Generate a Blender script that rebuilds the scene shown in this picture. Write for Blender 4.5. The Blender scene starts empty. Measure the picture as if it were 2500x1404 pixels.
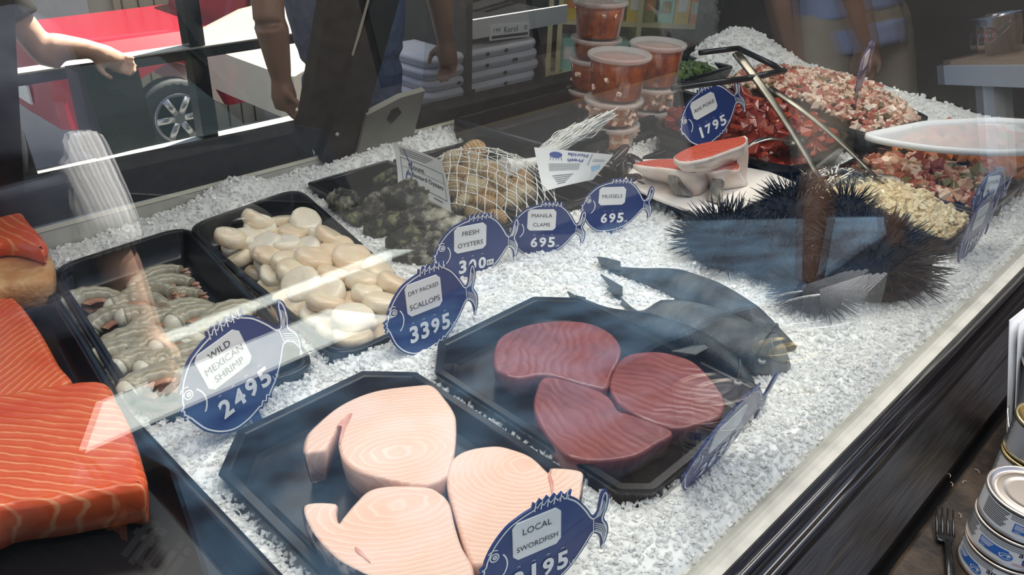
import bpy, bmesh, math, random
import numpy as np
from mathutils import Vector, Matrix
R = math.radians
random.seed(7); rng = np.random.default_rng(7)
SC = bpy.context.scene
COL = SC.collection

# ------------------------------------------------------------------ camera, light, exposure
FPX, CX, CY, CAMH = 2000.0, 1250.0, 702.0, 0.60
def _n(v): v = np.array(v, float); return v/np.linalg.norm(v)
_a = _n([2200, -1022, FPX]); _b = _n([-2376.565, -1202, FPX]); _b = _n(_b-_a*(_a@_b)); _u = np.cross(_a, _b)
if _u[1] > 0: _u = -_u
CAMM = np.stack([_a, _b, _u]); CAMP = np.array([0, 0, CAMH])
cam = bpy.data.cameras.new('camera'); cam.lens = 36*FPX/2500; cam.sensor_width = 36; cam.clip_start = .01; cam.clip_end = 200
camo = bpy.data.objects.new('camera', cam); COL.objects.link(camo)
_r, _d, _f = CAMM[:, 0], CAMM[:, 1], CAMM[:, 2]
camo.matrix_world = Matrix(((_r[0], -_d[0], -_f[0], 0), (_r[1], -_d[1], -_f[1], 0), (_r[2], -_d[2], -_f[2], CAMH), (0, 0, 0, 1)))
SC.camera = camo
SC.view_settings.view_transform = 'Standard'; SC.view_settings.look = 'None'; SC.view_settings.gamma = 1
SC.view_settings.use_curve_mapping = False
SC.view_settings.exposure = 0.5
SC.cycles.use_denoising = True; SC.cycles.max_bounces = 10; SC.cycles.transparent_max_bounces = 24; SC.cycles.caustics_reflective = False; SC.cycles.caustics_refractive = False
SC.cycles.sample_clamp_indirect = 6
wd = bpy.data.worlds.new('world'); SC.world = wd; wd.use_nodes = True
nt = wd.node_tree; bg = nt.nodes['Background']
sky = nt.nodes.new('ShaderNodeTexSky'); sky.sky_type = 'NISHITA'; sky.sun_disc = False; sky.sun_elevation = R(60); sky.sun_rotation = R(100); sky.air_density = 1.2; sky.dust_density = 1.5
nt.links.new(sky.outputs[0], bg.inputs[0]); bg.inputs[1].default_value = 0.13
sl = bpy.data.lights.new('sun', 'SUN'); sl.energy = 13.0; sl.angle = R(.6); sl.color = (1, .95, .86)
so = bpy.data.objects.new('sun', sl); COL.objects.link(so)
so.rotation_euler = Vector((.55, .16, .82)).to_track_quat('Z', 'Y').to_euler()
def area(name, loc, sx, sy, power, col, rot=(0, 0, 0)):
    l = bpy.data.lights.new(name, 'AREA'); l.shape = 'RECTANGLE'; l.size = sx; l.size_y = sy; l.energy = power; l.color = col
    o = bpy.data.objects.new(name, l); COL.objects.link(o); o.location = loc; o.rotation_euler = rot; return o
area('added_case_strip', (1.15, .66, .83), 2.9, .10, 10, (1, .96, .88))  # unseen strip light, added under the case top to brighten the ice
area('front_fill', (1.0, -.05, 1.62), 2.6, .7, 34, (1, .965, .92), (R(-22), 0, 0))  # added soft fill over the case, no known lamp there
area('aisle_fill', (1.2, 2.1, 1.62), 2.0, .3, 9, (1, .96, .9))  # added fill behind the case, source made up

# ------------------------------------------------------------------ pixels to places
def ray(px, py): return CAMM @ _n([px-CX, py-CY, FPX])
def at(px, py, z=0.0):
    d = ray(px, py); return CAMP+d*((z-CAMH)/d[2])
def aty(px, py, y):
    d = ray(px, py); return CAMP+d*(y/d[1])
TILT = R(10); GY = .23
GN = np.array([0, -math.cos(TILT), math.sin(TILT)])
def inglass(px, py, s):                          # a place on the customer side that the front glass shows there
    d = ray(px, py); p0 = np.array([0, GY, 0.]); t = (GN@(p0-CAMP))/(GN@d); G = CAMP+t*d
    return G+s*(d-2*(d@GN)*GN)
LEAN = math.tan(R(28))
def onrear(px, py, off=0.0):                     # on the leaning rear doors
    n = _n([0, 1, LEAN]); p0 = np.array([0, 1.39, .02])+n*off; d = ray(px, py)
    return CAMP+d*((n@(p0-CAMP))/(n@d))

# ------------------------------------------------------------------ materials
def mat(name, col, rough=.5, metal=0, col2=None, scale=8, detail=4, bump=0, bscale=None, spec=.5, sss=0, trans=0, emit=0, coat=0, contrast=(.35, .65), coords='Object', stretch=None, alpha=1):
    m = bpy.data.materials.new(name); m.use_nodes = True; t = m.node_tree; b = t.nodes['Principled BSDF']; L = t.links
    b.inputs['Base Color'].default_value = (*col, 1); b.inputs['Roughness'].default_value = rough; b.inputs['Metallic'].default_value = metal
    b.inputs['Specular IOR Level'].default_value = spec
    if sss: b.inputs['Subsurface Weight'].default_value = sss; b.inputs['Subsurface Radius'].default_value = (.012, .012, .012) if name == 'crushed_ice' else (.012, .006, .004); b.inputs['Subsurface Scale'].default_value = .6
    if trans: b.inputs['Transmission Weight'].default_value = trans
    if coat: b.inputs['Coat Weight'].default_value = coat; b.inputs['Coat Roughness'].default_value = .08
    if alpha < 1: b.inputs['Alpha'].default_value = alpha
    tc = t.nodes.new('ShaderNodeTexCoord'); src = tc.outputs[coords]
    if stretch:
        mp = t.nodes.new('ShaderNodeMapping'); mp.inputs['Scale'].default_value = stretch; L.new(src, mp.inputs[0]); src = mp.outputs[0]
    if col2 is not None:
        n = t.nodes.new('ShaderNodeTexNoise'); n.inputs['Scale'].default_value = scale; n.inputs['Detail'].default_value = detail; L.new(src, n.inputs['Vector'])
        r = t.nodes.new('ShaderNodeValToRGB'); r.color_ramp.elements[0].position = contrast[0]; r.color_ramp.elements[1].position = contrast[1]
        r.color_ramp.elements[0].color = (*col, 1); r.color_ramp.elements[1].color = (*col2, 1); L.new(n.outputs[0], r.inputs[0]); L.new(r.outputs[0], b.inputs['Base Color'])
    if bump:
        n = t.nodes.new('ShaderNodeTexNoise'); n.inputs['Scale'].default_value = bscale or scale*3; n.inputs['Detail'].default_value = 5; L.new(src, n.inputs['Vector'])
        u = t.nodes.new('ShaderNodeBump'); u.inputs['Strength'].default_value = bump; u.inputs['Distance'].default_value = .004; L.new(n.outputs[0], u.inputs['Height']); L.new(u.outputs[0], b.inputs['Normal'])
    return m
def wave_mat(name, c1, c2, kind, scale, dist, rough=.35, wtype='BANDS', origin=(0, 0, 0), rot=(0, 0, 0), sc=(1, 1, 1), pos=(.5, .95), c3=None, nsc=9, sss=.25, dsc=1.5, bump=.25):
    m = mat(name, c1, rough, sss=sss, coat=.15); t = m.node_tree; b = t.nodes['Principled BSDF']; L = t.links
    tc = t.nodes.new('ShaderNodeTexCoord'); mp = t.nodes.new('ShaderNodeMapping'); mp.vector_type = 'TEXTURE'
    mp.inputs['Location'].default_value = origin; mp.inputs['Rotation'].default_value = rot; mp.inputs['Scale'].default_value = sc
    L.new(tc.outputs['Object'], mp.inputs[0])
    w = t.nodes.new('ShaderNodeTexWave'); w.wave_type = wtype; w.rings_direction = 'SPHERICAL' if kind == 's' else 'Z'; w.inputs['Scale'].default_value = scale; w.inputs['Distortion'].default_value = dist; w.inputs['Detail'].default_value = 3; w.inputs['Detail Scale'].default_value = dsc
    L.new(mp.outputs[0], w.inputs['Vector'])
    r = t.nodes.new('ShaderNodeValToRGB'); r.color_ramp.elements[0].position, r.color_ramp.elements[1].position = pos
    r.color_ramp.elements[0].color = (*c1, 1); r.color_ramp.elements[1].color = (*c2, 1); L.new(w.outputs[0], r.inputs[0]); out = r.outputs[0]
    if c3 is not None:
        n = t.nodes.new('ShaderNodeTexNoise'); n.inputs['Scale'].default_value = nsc; n.inputs['Detail'].default_value = 4; L.new(tc.outputs['Object'], n.inputs['Vector'])
        r2 = t.nodes.new('ShaderNodeValToRGB'); r2.color_ramp.elements[0].position = .48; r2.color_ramp.elements[1].position = .72; L.new(n.outputs[0], r2.inputs[0])
        mx = t.nodes.new('ShaderNodeMix'); mx.data_type = 'RGBA'; L.new(r2.outputs[0], mx.inputs['Factor']); L.new(out, mx.inputs['A']); mx.inputs['B'].default_value = (*c3, 1); out = mx.outputs['Result']
    L.new(out, b.inputs['Base Color'])
    u = t.nodes.new('ShaderNodeBump'); u.inputs['Strength'].default_value = bump; u.inputs['Distance'].default_value = .002; L.new(w.outputs[0], u.inputs['Height']); L.new(u.outputs[0], b.inputs['Normal'])
    return m
def glass_mat(name, f0, tint=(1, 1, 1), smear=.0, gain=1.0, rough=0.0):      # a thin clear pane: Schlick mirror over a clear sheet
    m = bpy.data.materials.new(name); m.use_nodes = True; t = m.node_tree; L = t.links; N = t.nodes
    for n in list(N): N.remove(n)
    out = N.new('ShaderNodeOutputMaterial'); g = N.new('ShaderNodeNewGeometry'); dt = N.new('ShaderNodeVectorMath'); dt.operation = 'DOT_PRODUCT'
    L.new(g.outputs['Incoming'], dt.inputs[0]); L.new(g.outputs['True Normal'], dt.inputs[1])
    def mth(op, a, b=None):
        q = N.new('ShaderNodeMath'); q.operation = op
        for i, v in enumerate((a, b)):
            if v is None: continue
            if isinstance(v, (int, float)): q.inputs[i].default_value = v
            else: L.new(v, q.inputs[i])
        return q.outputs[0]
    c = mth('ABSOLUTE', dt.outputs['Value']); p = mth('POWER', mth('SUBTRACT', 1.0, c), 5.0)
    F = mth('ADD', mth('MULTIPLY', p, (1-f0)*gain), f0)
    tr = N.new('ShaderNodeBsdfTransparent'); tr.inputs[0].default_value = (*tint, 1)
    gl = N.new('ShaderNodeBsdfGlossy'); gl.inputs['Roughness'].default_value = rough; gl.inputs[0].default_value = (1, 1, 1, 1)
    mx = N.new('ShaderNodeMixShader'); L.new(F, mx.inputs[0]); L.new(tr.outputs[0], mx.inputs[1]); L.new(gl.outputs[0], mx.inputs[2]); last = mx.outputs[0]
    if smear:
        tc = N.new('ShaderNodeTexCoord'); nz = N.new('ShaderNodeTexNoise'); nz.inputs['Scale'].default_value = 5; nz.inputs['Detail'].default_value = 8; L.new(tc.outputs['Object'], nz.inputs['Vector'])
        k = mth('MULTIPLY', mth('POWER', nz.outputs[0], 3.0), smear)
        df = N.new('ShaderNodeBsdfDiffuse'); df.inputs[0].default_value = (.8, .85, .9, 1)
        m2 = N.new('ShaderNodeMixShader'); L.new(k, m2.inputs[0]); L.new(last, m2.inputs[1]); L.new(df.outputs[0], m2.inputs[2]); last = m2.outputs[0]
    L.new(last, out.inputs[0]); return m
M = {}
M['black'] = mat('black_plastic', (.008, .009, .011), .22, spec=.45)
M['blacktray'] = mat('black_tray_plastic', (.006, .007, .009), .24, spec=.35)
M['frame'] = mat('black_frame', (.010, .010, .010), .35, spec=.12, col2=(.02, .02, .019), scale=30)
M['rail'] = mat('black_rail', (.011, .009, .010), .12, spec=.7)
M['steel'] = mat('brushed_steel', (.13, .12, .115), .34, 1, col2=(.21, .195, .185), scale=14, stretch=(1, 30, 30))
M['ledge'] = mat('grey_ledge_metal', (.42, .42, .38), .45, .25, col2=(.52, .51, .46), scale=20)
M['trim'] = mat('pale_trim', (.72, .69, .58), .35, .3)
M['strip'] = mat('grey_white_gasket', (.50, .48, .42), .55, col2=(.36, .35, .31), scale=26, detail=8, contrast=(.45, .75))
M['white'] = mat('white_plastic', (.85, .86, .86), .35)
M['paper'] = mat('white_paper', (.82, .83, .82), .6)
M['ink'] = mat('black_ink', (.02, .02, .025), .6)
M['greyink'] = mat('grey_ink', (.28, .28, .3), .7)
M['blueink'] = mat('blue_ink', (.03, .07, .30), .6)
M['sign'] = mat('navy_sign_plastic', (.012, .040, .185), .28, spec=.4)
M['signw'] = mat('white_sign_print', (.86, .88, .9), .4)
M['ice'] = mat('crushed_ice', (.90, .915, .90), .22, spec=.5, sss=.55, col2=(.97, .975, .955), scale=40)
M['icebase'] = mat('packed_ice', (.80, .83, .83), .4, col2=(.95, .96, .95), scale=60, bump=.9, bscale=180)

# ------------------------------------------------------------------ mesh helpers
def mesh(name, V, F, m, smooth=True, origin=None):
    V = np.asarray(V, float).reshape(-1, 3)
    if origin is not None: V = V-np.asarray(origin, float)
    me = bpy.data.meshes.new(name); me.from_pydata([tuple(v) for v in V], [], [tuple(int(i) for i in f) for f in F]); me.update()
    if smooth: me.polygons.foreach_set('use_smooth', [len(f) < 9 for f in F])
    if m is not None: me.materials.append(m)
    return me
def props(o, label=None, cat=None, group=None, kind=None):
    for k, v in (('label', label), ('category', cat), ('group', group), ('kind', kind)):
        if v: o[k] = v
    return o
def thing(name, label, cat, loc, group=None, kind=None, rot=None):
    o = bpy.data.objects.new(name, None); COL.objects.link(o); o.location = Vector([float(c) for c in loc]); o.empty_display_size = .02
    if rot is not None: o.rotation_euler = rot
    return props(o, label, cat, group, kind)
def part(par, name, V, F, m, smooth=True, world=True, label=None, kind=None):
    org = None
    if world:
        org = np.zeros(3); q = par
        while q is not None: org += np.array(q.location); q = q.parent
    o = bpy.data.objects.new(name, mesh(name, V, F, m, smooth, org)); COL.objects.link(o); o.parent = par
    return props(o, label, kind=kind)
def solo(name, label, cat, V, F, m, smooth=True, group=None, kind=None, origin=None):
    V = np.asarray(V, float).reshape(-1, 3)
    if origin is None: origin = [V[:, 0].mean(), V[:, 1].mean(), V[:, 2].min()]
    o = bpy.data.objects.new(name, mesh(name, V, F, m, smooth, origin)); COL.objects.link(o); o.location = Vector([float(c) for c in origin])
    return props(o, label, cat, group, kind)
def kids(o): return [c for c in bpy.data.objects if c.parent == o]
def dup(root, loc, rot=None, sc=None, label=None, ch=None):
    c = root.copy(); COL.objects.link(c); c.location = Vector([float(v) for v in loc])
    if rot is not None: c.rotation_euler = rot
    if sc is not None: c.scale = (sc, sc, sc) if isinstance(sc, (int, float)) else sc
    if label: c['label'] = label
    for k in (ch if ch is not None else kids(root)):
        d = k.copy(); COL.objects.link(d); d.parent = c
        for g in kids(k) if ch is None else []:
            e = g.copy(); COL.objects.link(e); e.parent = d
    return c
class MB:
    def __init__(s): s.V = []; s.F = []; s.n = 0
    def add(s, V, F):
        V = np.asarray(V, float); s.V.append(V); s.F += [tuple(i+s.n for i in f) for f in F]; s.n += len(V); return s
    @property
    def v(s): return np.concatenate(s.V)
    def get(s): return s.v, s.F
def box(x0, x1, y0, y1, z0, z1):
    V = [(x, y, z) for x in (x0, x1) for y in (y0, y1) for z in (z0, z1)]
    return np.array(V), [(0, 1, 3, 2), (4, 6, 7, 5), (0, 4, 5, 1), (2, 3, 7, 6), (0, 2, 6, 4), (1, 5, 7, 3)]
def rings(loops, cap0=True, cap1=True, closed=True):     # skin a list of equal loops
    n = len(loops[0]); V = np.concatenate([np.asarray(l, float) for l in loops]); F = []
    for i in range(len(loops)-1):
        for j in range(n if closed else n-1):
            k = (j+1) % n; F.append((i*n+j, i*n+k, (i+1)*n+k, (i+1)*n+j))
    if cap0: F.append(tuple(range(n))[::-1])
    if cap1: F.append(tuple(range((len(loops)-1)*n, len(loops)*n)))
    return V, F
def tube(path, rad, seg=8, flat=1.0, up=(0, 0, 1)):
    P = np.asarray(path, float); n = len(P); rad = np.broadcast_to(np.asarray(rad, float), (n,)); L = []
    T = np.gradient(P, axis=0); u = np.array(up, float)
    for i in range(n):
        t = T[i]/(np.linalg.norm(T[i])+1e-12); s = np.cross(t, u)
        if np.linalg.norm(s) < 1e-3: s = np.cross(t, (1, 0, 0)); 
        s /= np.linalg.norm(s); w = np.cross(s, t)
        a = np.linspace(0, 2*np.pi, seg, endpoint=False)
        L.append(P[i]+rad[i]*(np.cos(a)[:, None]*s+flat*np.sin(a)[:, None]*w))
    return rings(L)
def lathe(prof, c=(0, 0, 0), seg=32, cap0=True, cap1=True):
    a = np.linspace(0, 2*np.pi, seg, endpoint=False)
    return rings([np.stack([c[0]+r*np.cos(a), c[1]+r*np.sin(a), np.full(seg, c[2]+z)], 1) for r, z in prof], cap0, cap1)
def ball(c, r, seg=16, rg=10):
    r = np.broadcast_to(np.asarray(r, float), (3,)); L = []
    for i in range(rg+1):
        t = np.pi*(i+.02)/(rg+.04)-np.pi/2; a = np.linspace(0, 2*np.pi, seg, endpoint=False)
        L.append(np.stack([c[0]+r[0]*np.cos(t)*np.cos(a), c[1]+r[1]*np.cos(t)*np.sin(a), np.full(seg, c[2]+r[2]*np.sin(t))], 1))
    return rings(L)
def spline(P, n=8, closed=True):                         # Catmull-Rom through the points
    P = np.asarray(P, float); m = len(P); out = []
    for i in range(m if closed else m-1):
        g = (lambda k: P[k % m]) if closed else (lambda k: P[min(max(k, 0), m-1)])
        p0, p1, p2, p3 = g(i-1), g(i), g(i+1), g(i+2)
        for t in np.linspace(0, 1, n, endpoint=False):
            out.append(.5*((2*p1)+(-p0+p2)*t+(2*p0-5*p1+4*p2-p3)*t*t+(-p0+3*p1-3*p2+p3)*t**3))
    if not closed: out.append(P[-1])
    return np.array(out)
def ccw(P):
    P = np.asarray(P, float); x, y = P[:, 0], P[:, 1]
    return P if (x*np.roll(y, -1)-np.roll(x, -1)*y).sum() > 0 else P[::-1]
def roundpoly(P, r, n=6):
    P = ccw(P); m = len(P); out = []
    for i in range(m):
        a, b, c = P[i-1], P[i], P[(i+1) % m]; d1 = (a-b); d2 = (c-b); l = min(r, .45*np.linalg.norm(d1), .45*np.linalg.norm(d2))
        p, q = b+_n(d1)*l, b+_n(d2)*l
        for t in np.linspace(0, 1, n): out.append((1-t)**2*p+2*t*(1-t)*b+t*t*q)
    return np.array(out)
def inset(P, d):                                         # P ccw 2-D loop
    e = np.roll(P, -1, 0)-P; e /= np.linalg.norm(e, axis=1)[:, None]+1e-12
    nrm = np.stack([-e[:, 1], e[:, 0]], 1); m = nrm+np.roll(nrm, 1, 0); k = np.linalg.norm(m, axis=1)[:, None]; m = m/(k+1e-9)
    dot = np.clip((m*nrm).sum(1), .5, 1)[:, None]
    return P+m*d/dot
def z3(P, z): return np.concatenate([P, np.full((len(P), 1), z)], 1)
def slab(P, z0, z1, rad=.006, taper=0.0):                # a thick cut piece with softened edges; P is a 2-D loop
    P = ccw(P); L = []
    for d, z in ((taper+rad*.7, z0), (taper*.8+rad*.15, z0+rad*.6), (taper*.3, z0+(z1-z0)*.55), (0, z1-rad), (rad*.3, z1-rad*.3), (rad, z1)): L.append(z3(inset(P, d), z))
    return rings(L)
def pxs(pts, z, org=(0, 0), s=1.0): return np.array([at(org[0]+x*s, org[1]+y*s, z)[:2] for x, y in pts])
def jitter_mesh(V, amp, freq=40, seed=0):
    r = np.random.default_rng(seed); V = np.asarray(V, float); o = np.zeros(len(V))
    for k in range(5):
        w = r.normal(size=3)*freq*(1+k*.7); o += np.sin(V@w+r.uniform(0, 6.28))/(1+k*.7)
    c = V.mean(0); d = V-c; d /= np.linalg.norm(d, axis=1)[:, None]+1e-9
    return V+d*(o*amp)[:, None]
def inpoly(x, y, P):
    x = np.asarray(x); y = np.asarray(y); c = np.zeros(x.shape, bool); n = len(P)
    for i in range(n):
        x1, y1 = P[i]; x2, y2 = P[(i+1) % n]
        k = ((y1 > y) != (y2 > y)) & (x < (x2-x1)*(y-y1)/(y2-y1+1e-15)+x1); c ^= k
    return c
def text2d(s, size=1.0, spacing=1.0, bold=0.0):
    cu = bpy.data.curves.new('t', 'FONT'); cu.body = s; cu.size = size; cu.align_x = 'CENTER'; cu.align_y = 'CENTER'; cu.space_character = spacing; cu.resolution_u = 3; cu.offset = bold
    o = bpy.data.objects.new('t', cu); COL.objects.link(o)
    me = bpy.data.meshes.new_from_object(o.evaluated_get(bpy.context.evaluated_depsgraph_get()))
    V = np.array([v.co[:] for v in me.vertices]).reshape(-1, 3); F = [tuple(p.vertices) for p in me.polygons]
    bpy.data.objects.remove(o); bpy.data.curves.remove(cu); bpy.data.meshes.remove(me); return V[:, :2], F
_tx = {}
def text(s, w, h, c=(0, 0), bold=0.0):                   # text mesh fitted in a w x h box, centred on c (2-D)
    if (s, bold) not in _tx: _tx[(s, bold)] = text2d(s, bold=bold)
    V, F = _tx[(s, bold)]; lo, hi = V.min(0), V.max(0); e = hi-lo; k = min(w/e[0], h/max(e[1], 1e-6))
    return (V-(lo+hi)/2)*k+np.array(c), F

# ------------------------------------------------------------------ the display case
case = thing('refrigerated_display_case', 'long black refrigerated fish case with sloping glass front, full of crushed ice', 'display case', (1.2, .8, -.52))
XL, XR = -.7, 2.29
def cbox(name, b, m, par=None, bev=0, label=None):
    return part(par or case, name, *box(*b), m, False, label=label)
def extr(prof, x0, x1):                                  # a (y,z) profile run along the case
    p = np.array(prof, float); return rings([np.column_stack([np.full(len(p), x), p[:, 0], p[:, 1]]) for x in (x0, x1)])
part(case, 'gasket_strip', *extr([(.246, -.03), (.247, .001), (.241, .004), (.222, .003), (.219, -.03)], XL, XR), M['strip'], False, label='pale grey strip along the foot of the glass')
rp = [(.2215, -.03), (.2215, .004)]+[(.2205-.016*math.sin(a)-.001, .003+.006*math.sin(a*2)) for a in np.linspace(0.1, 1.4, 6)]+[(.204, .000), (.199, -.004), (.1965, -.006), (.193, -.004), (.189, -.006), (.187, -.016), (.187, -.03)]
part(case, 'front_rail', *extr(rp, XL, XR), M['rail'], True, label='glossy black front rail')
part(case, 'steel_kick_panel', *extr([(.1885, -.021), (.1685, -.043), (.1675, -.047), (.1655, -.046), (.142, -.071), (.14, -.2), (.20, -.2), (.20, -.021)], XL, XR), M['steel'], False, label='brushed steel panel with a groove')
cbox('lower_body', (XL, XR, .16, 1.42, -.52, -.08), M['black'])
cbox('well_floor', (XL, XR, .24, 1.36, -.08, -.06), M['ledge'])
cbox('rear_ledge', (XL, XR, 1.335, 1.40, -.06, .026), M['ledge'], label='grey metal ledge behind the ice')
cbox('ledge_trim', (XL, XR, 1.333, 1.345, .026, .033), M['trim'])
cbox('case_top', (XL, XR, .37, .95, .85, .90), M['black'])
cbox('lamp_housing', (-.35, 2.25, .58, .74, .835, .85), M['white'])  # out of view, added along with the strip light
cbox('end_panel', (XR, XR+.03, .16, 1.42, -.52, .85), mat('dark_end_panel', (.035, .031, .028), .4, col2=(.05, .045, .04), scale=4))
cbox('end_panel', (XL-.03, XL, .16, 1.42, -.52, .9), M['frame'])
def onr(px, py, off=0.0):
    n = _n([0, 1, LEAN]); p0 = np.array([0, 1.34, .032])+n*off; d = ray(px, py); return CAMP+d*((n@(p0-CAMP))/(n@d))
def rearslab(px, off, th):
    n = _n([0, 1, LEAN]); A = np.array([onr(x, y, off) for x, y in px]); return rings([A, A+n*th])
GLF = glass_mat('front_pane', .080, (.975, .985, .98), smear=.012, gain=1.0)
GLR = glass_mat('rear_pane', .014, (.93, .94, .93), smear=.03)
top = .86
def gp(z, off=0): return GY+z*math.tan(TILT)+off
V = []
for x in (XL, XR):
    for z, o in ((-.002, 0), (top, 0), (top, .014), (-.002, .014)): V.append((x, gp(z, o), z))
part(case, 'front_glass', V, [(0, 1, 5, 4), (1, 2, 6, 5), (2, 3, 7, 6), (3, 0, 4, 7), (0, 3, 2, 1), (4, 5, 6, 7)], GLF, False, label='clear sloping front glass with reflections')
door = thing('sliding_door', None, None, (0, 0, 0)); door.parent = case; door.location = (-1.2, -.8, .52)
for nm, px, off, th, m in (
    ('bottom_rail', [(-60, 500), (60, 470), (232, 431), (752, 318), (768, 388), (230, 518), (-60, 590)], -.004, .03, 'frame'),
    ('left_stile', [(-90, -150), (28, -150), (40, 120), (60, 490), (-90, 520)], -.004, .03, 'frame'),
    ('right_stile', [(828, -150), (960, -150), (896, 0), (782, 388), (735, 330), (748, 300)], -.006, .03, 'frame'),
    ('bright_edge', [(944, -150), (951, -150), (902, 0), (803, 372), (795, 374)], -.012, .005, 'trim'),
    ('pane', [(26, -152), (830, -152), (749, 302), (745, 322), (232, 436), (58, 474), (38, 120)], .008, .006, None)):
    part(door, nm, *rearslab(px, off, th), M[m] if m else GLR, False)
M['panel'] = mat('dull_grey_panel', (.19, .19, .165), .5, .3, col2=(.25, .25, .22), scale=9)
part(case, 'door_post', *rearslab([(962, -150), (1036, -150), (975, 0), (850, 446), (782, 392)], -.016, .02), M['frame'], False)
part(case, 'post_panel', *rearslab([(896, 282), (978, 239), (1038, 222), (1004, 352), (962, 470), (852, 452)], -.022, .012), M['panel'], False, label='grey metal panel at the foot of the post')
p = onr(960, 280, -.0235); part(case, 'torn_hole_black', *rearslab([(946, 292), (958, 268), (972, 262), (981, 275), (966, 292), (956, 302)], -.0235, .001), M['black'], False)  # flat black patch stands for the dark of a torn hole
c = onr(823, 328, -.018); part(case, 'screw', *ball(c, .004, 10, 6), M['ledge'])
door2 = thing('sliding_door', None, None, (0, 0, 0)); door2.parent = case; door2.location = (-1.2, -.8, .52)
part(door2, 'bottom_rail', *rearslab([(1030, 282), (1480, 176), (1742, 118), (1742, 148), (1480, 196), (1018, 318)], -.004, .03), M['frame'], False)
part(door2, 'pane', *rearslab([(1060, -150), (1800, -150), (1745, 120), (1480, 180), (1030, 286)], .008, .006), GLR, False)

# ------------------------------------------------------------------ trays
TR = []                                                  # footprints, kept clear of ice
def tray(label, P, r, n, zr=.014, depth=.028, rim=.012, wall=.014, group='black trays on the ice', name='food_tray', m='blacktray', lip=.004, foot=-.05):
    P = roundpoly(np.asarray(P, float), r, n); TR.append((inset(P, .004), zr)); c = P.mean(0)
    prof = [(rim+wall*.4, max(foot, zr-depth-.012)), (.0015, zr-lip*2), (0, zr-lip), (.0015, zr), (rim-.002, zr), (rim, zr-.0015), (rim+wall*.35, zr-depth*.45), (rim+wall*.75, zr-depth*.93), (rim+wall+.004, zr-depth)]
    if n > 2: prof.insert(5, (rim-.001, zr-.0006))
    L = [z3(inset(P, d), z) for d, z in prof]
    o = thing(name, label, 'tray', (c[0], c[1], zr-depth-.012), group)
    k = 6 if n > 2 else 5
    part(o, 'rim', *rings(L[:k+1], False, False), M[m], n > 2)
    part(o, 'basin', *rings(L[k:], False, True), M[m], n > 2)
    return P, c, zr-depth, o
T = {}
q = lambda *a, z=.014: [at(x, y, z)[:2] for x, y in a]
x0, y0 = at(529, 1142, .014)[0], .352
T['sword'] = tray('black eight-sided tray holding the pink swordfish steaks', [(.263, .345), (.529, .345), (.529, .703), (.263, .703)], .048, 2)
T['tuna'] = tray('black eight-sided tray holding the dark red tuna steaks', [(.545, .352), (.572, .326), (.800, .326), (.820, .346), (.820, .642), (.774, .688), (.591, .688), (.545, .642)], .003, 2)
T['scal'] = tray('black rounded tray heaped with cream scallops', q((444, 554), (728, 455), (1080, 765), (829, 880)), .05, 7, depth=.045)
T['shrimp'] = tray('black rounded tray of grey raw shrimp', q((112, 655), (458, 546), (788, 895), (335, 1018)), .05, 7, depth=.045)
T['oyster'] = tray('black square-cornered tray of rough oysters', [(.772, .885), (.965, .885), (.965, 1.27), (.772, 1.27)], .006, 3, depth=.03)
T['clam'] = tray('black square-cornered tray under the net bag of clams', [(.970, .885), (1.165, .87), (1.175, 1.25), (.970, 1.265)], .006, 3, depth=.03)
T['mussel'] = tray('black tray of dark mussels behind the mussels sign', [(1.18, .80), (1.335, .83), (1.34, 1.0), (1.18, 1.02)], .006, 3, depth=.03)
T['salmonfar'] = tray('black tray under the far salmon fillets by the left frame edge', [(-.25, 1.20), (.306, 1.20), (.325, 1.325), (-.25, 1.325)], .02, 5, depth=.02)
T['salmon'] = tray('long black tray under the near orange salmon fillets', [(-.25, .40), (.240, .40), (.242, .82), (.266, 1.0), (.287, 1.185), (-.25, 1.185)], .03, 5, depth=.03)
T['cups'] = tray('deep black tray holding the stacked deli cups', [(1.20, 1.03), (1.78, 1.03), (1.78, 1.31), (1.17, 1.31)], .02, 5, zr=.05, depth=.052, lip=.02)
T['collar'] = tray('black tray under the white board of salmon collars', [(1.20, .74), (1.20, .66), (1.44, .555), (1.50, .635), (1.44, .93), (1.36, .93)], .012, 4, zr=.022, depth=.02)
T['ahi'] = tray('black eight-sided tray of red tuna cubes in sauce', [(1.455, .70), (1.47, .655), (1.52, .635), (1.76, .665), (1.79, .70), (1.79, .98), (1.75, 1.02), (1.50, 1.0), (1.47, .97)], .004, 2, zr=.05, depth=.05, lip=.01)
T['octo'] = tray('black tray piled with chopped octopus salad', [(1.80, .62), (1.93, .595), (2.05, .60), (2.17, .80), (2.16, 1.06), (2.08, 1.10), (1.81, 1.06)], .02, 3, zr=.05, depth=.05, lip=.01)
for k, (a, b, lb) in enumerate(((1.405, 1.575, 'black pan of creamy tuna salad'), (1.585, 1.80, 'black pan of shrimp and octopus ceviche beside the tuna salad'), (1.815, 1.925, 'narrow black pan of orange salmon cubes'), (1.935, 2.07, 'black pan at the right edge with salmon and octopus mix'))):
    T['pan%d' % k] = tray(lb, [(a, .325), (b, .325), (b, .62-.0*k), (a, .62)], .02, 5, zr=.03, depth=.04, rim=.007, wall=.008, group='black deli pans at the right end')

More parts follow.
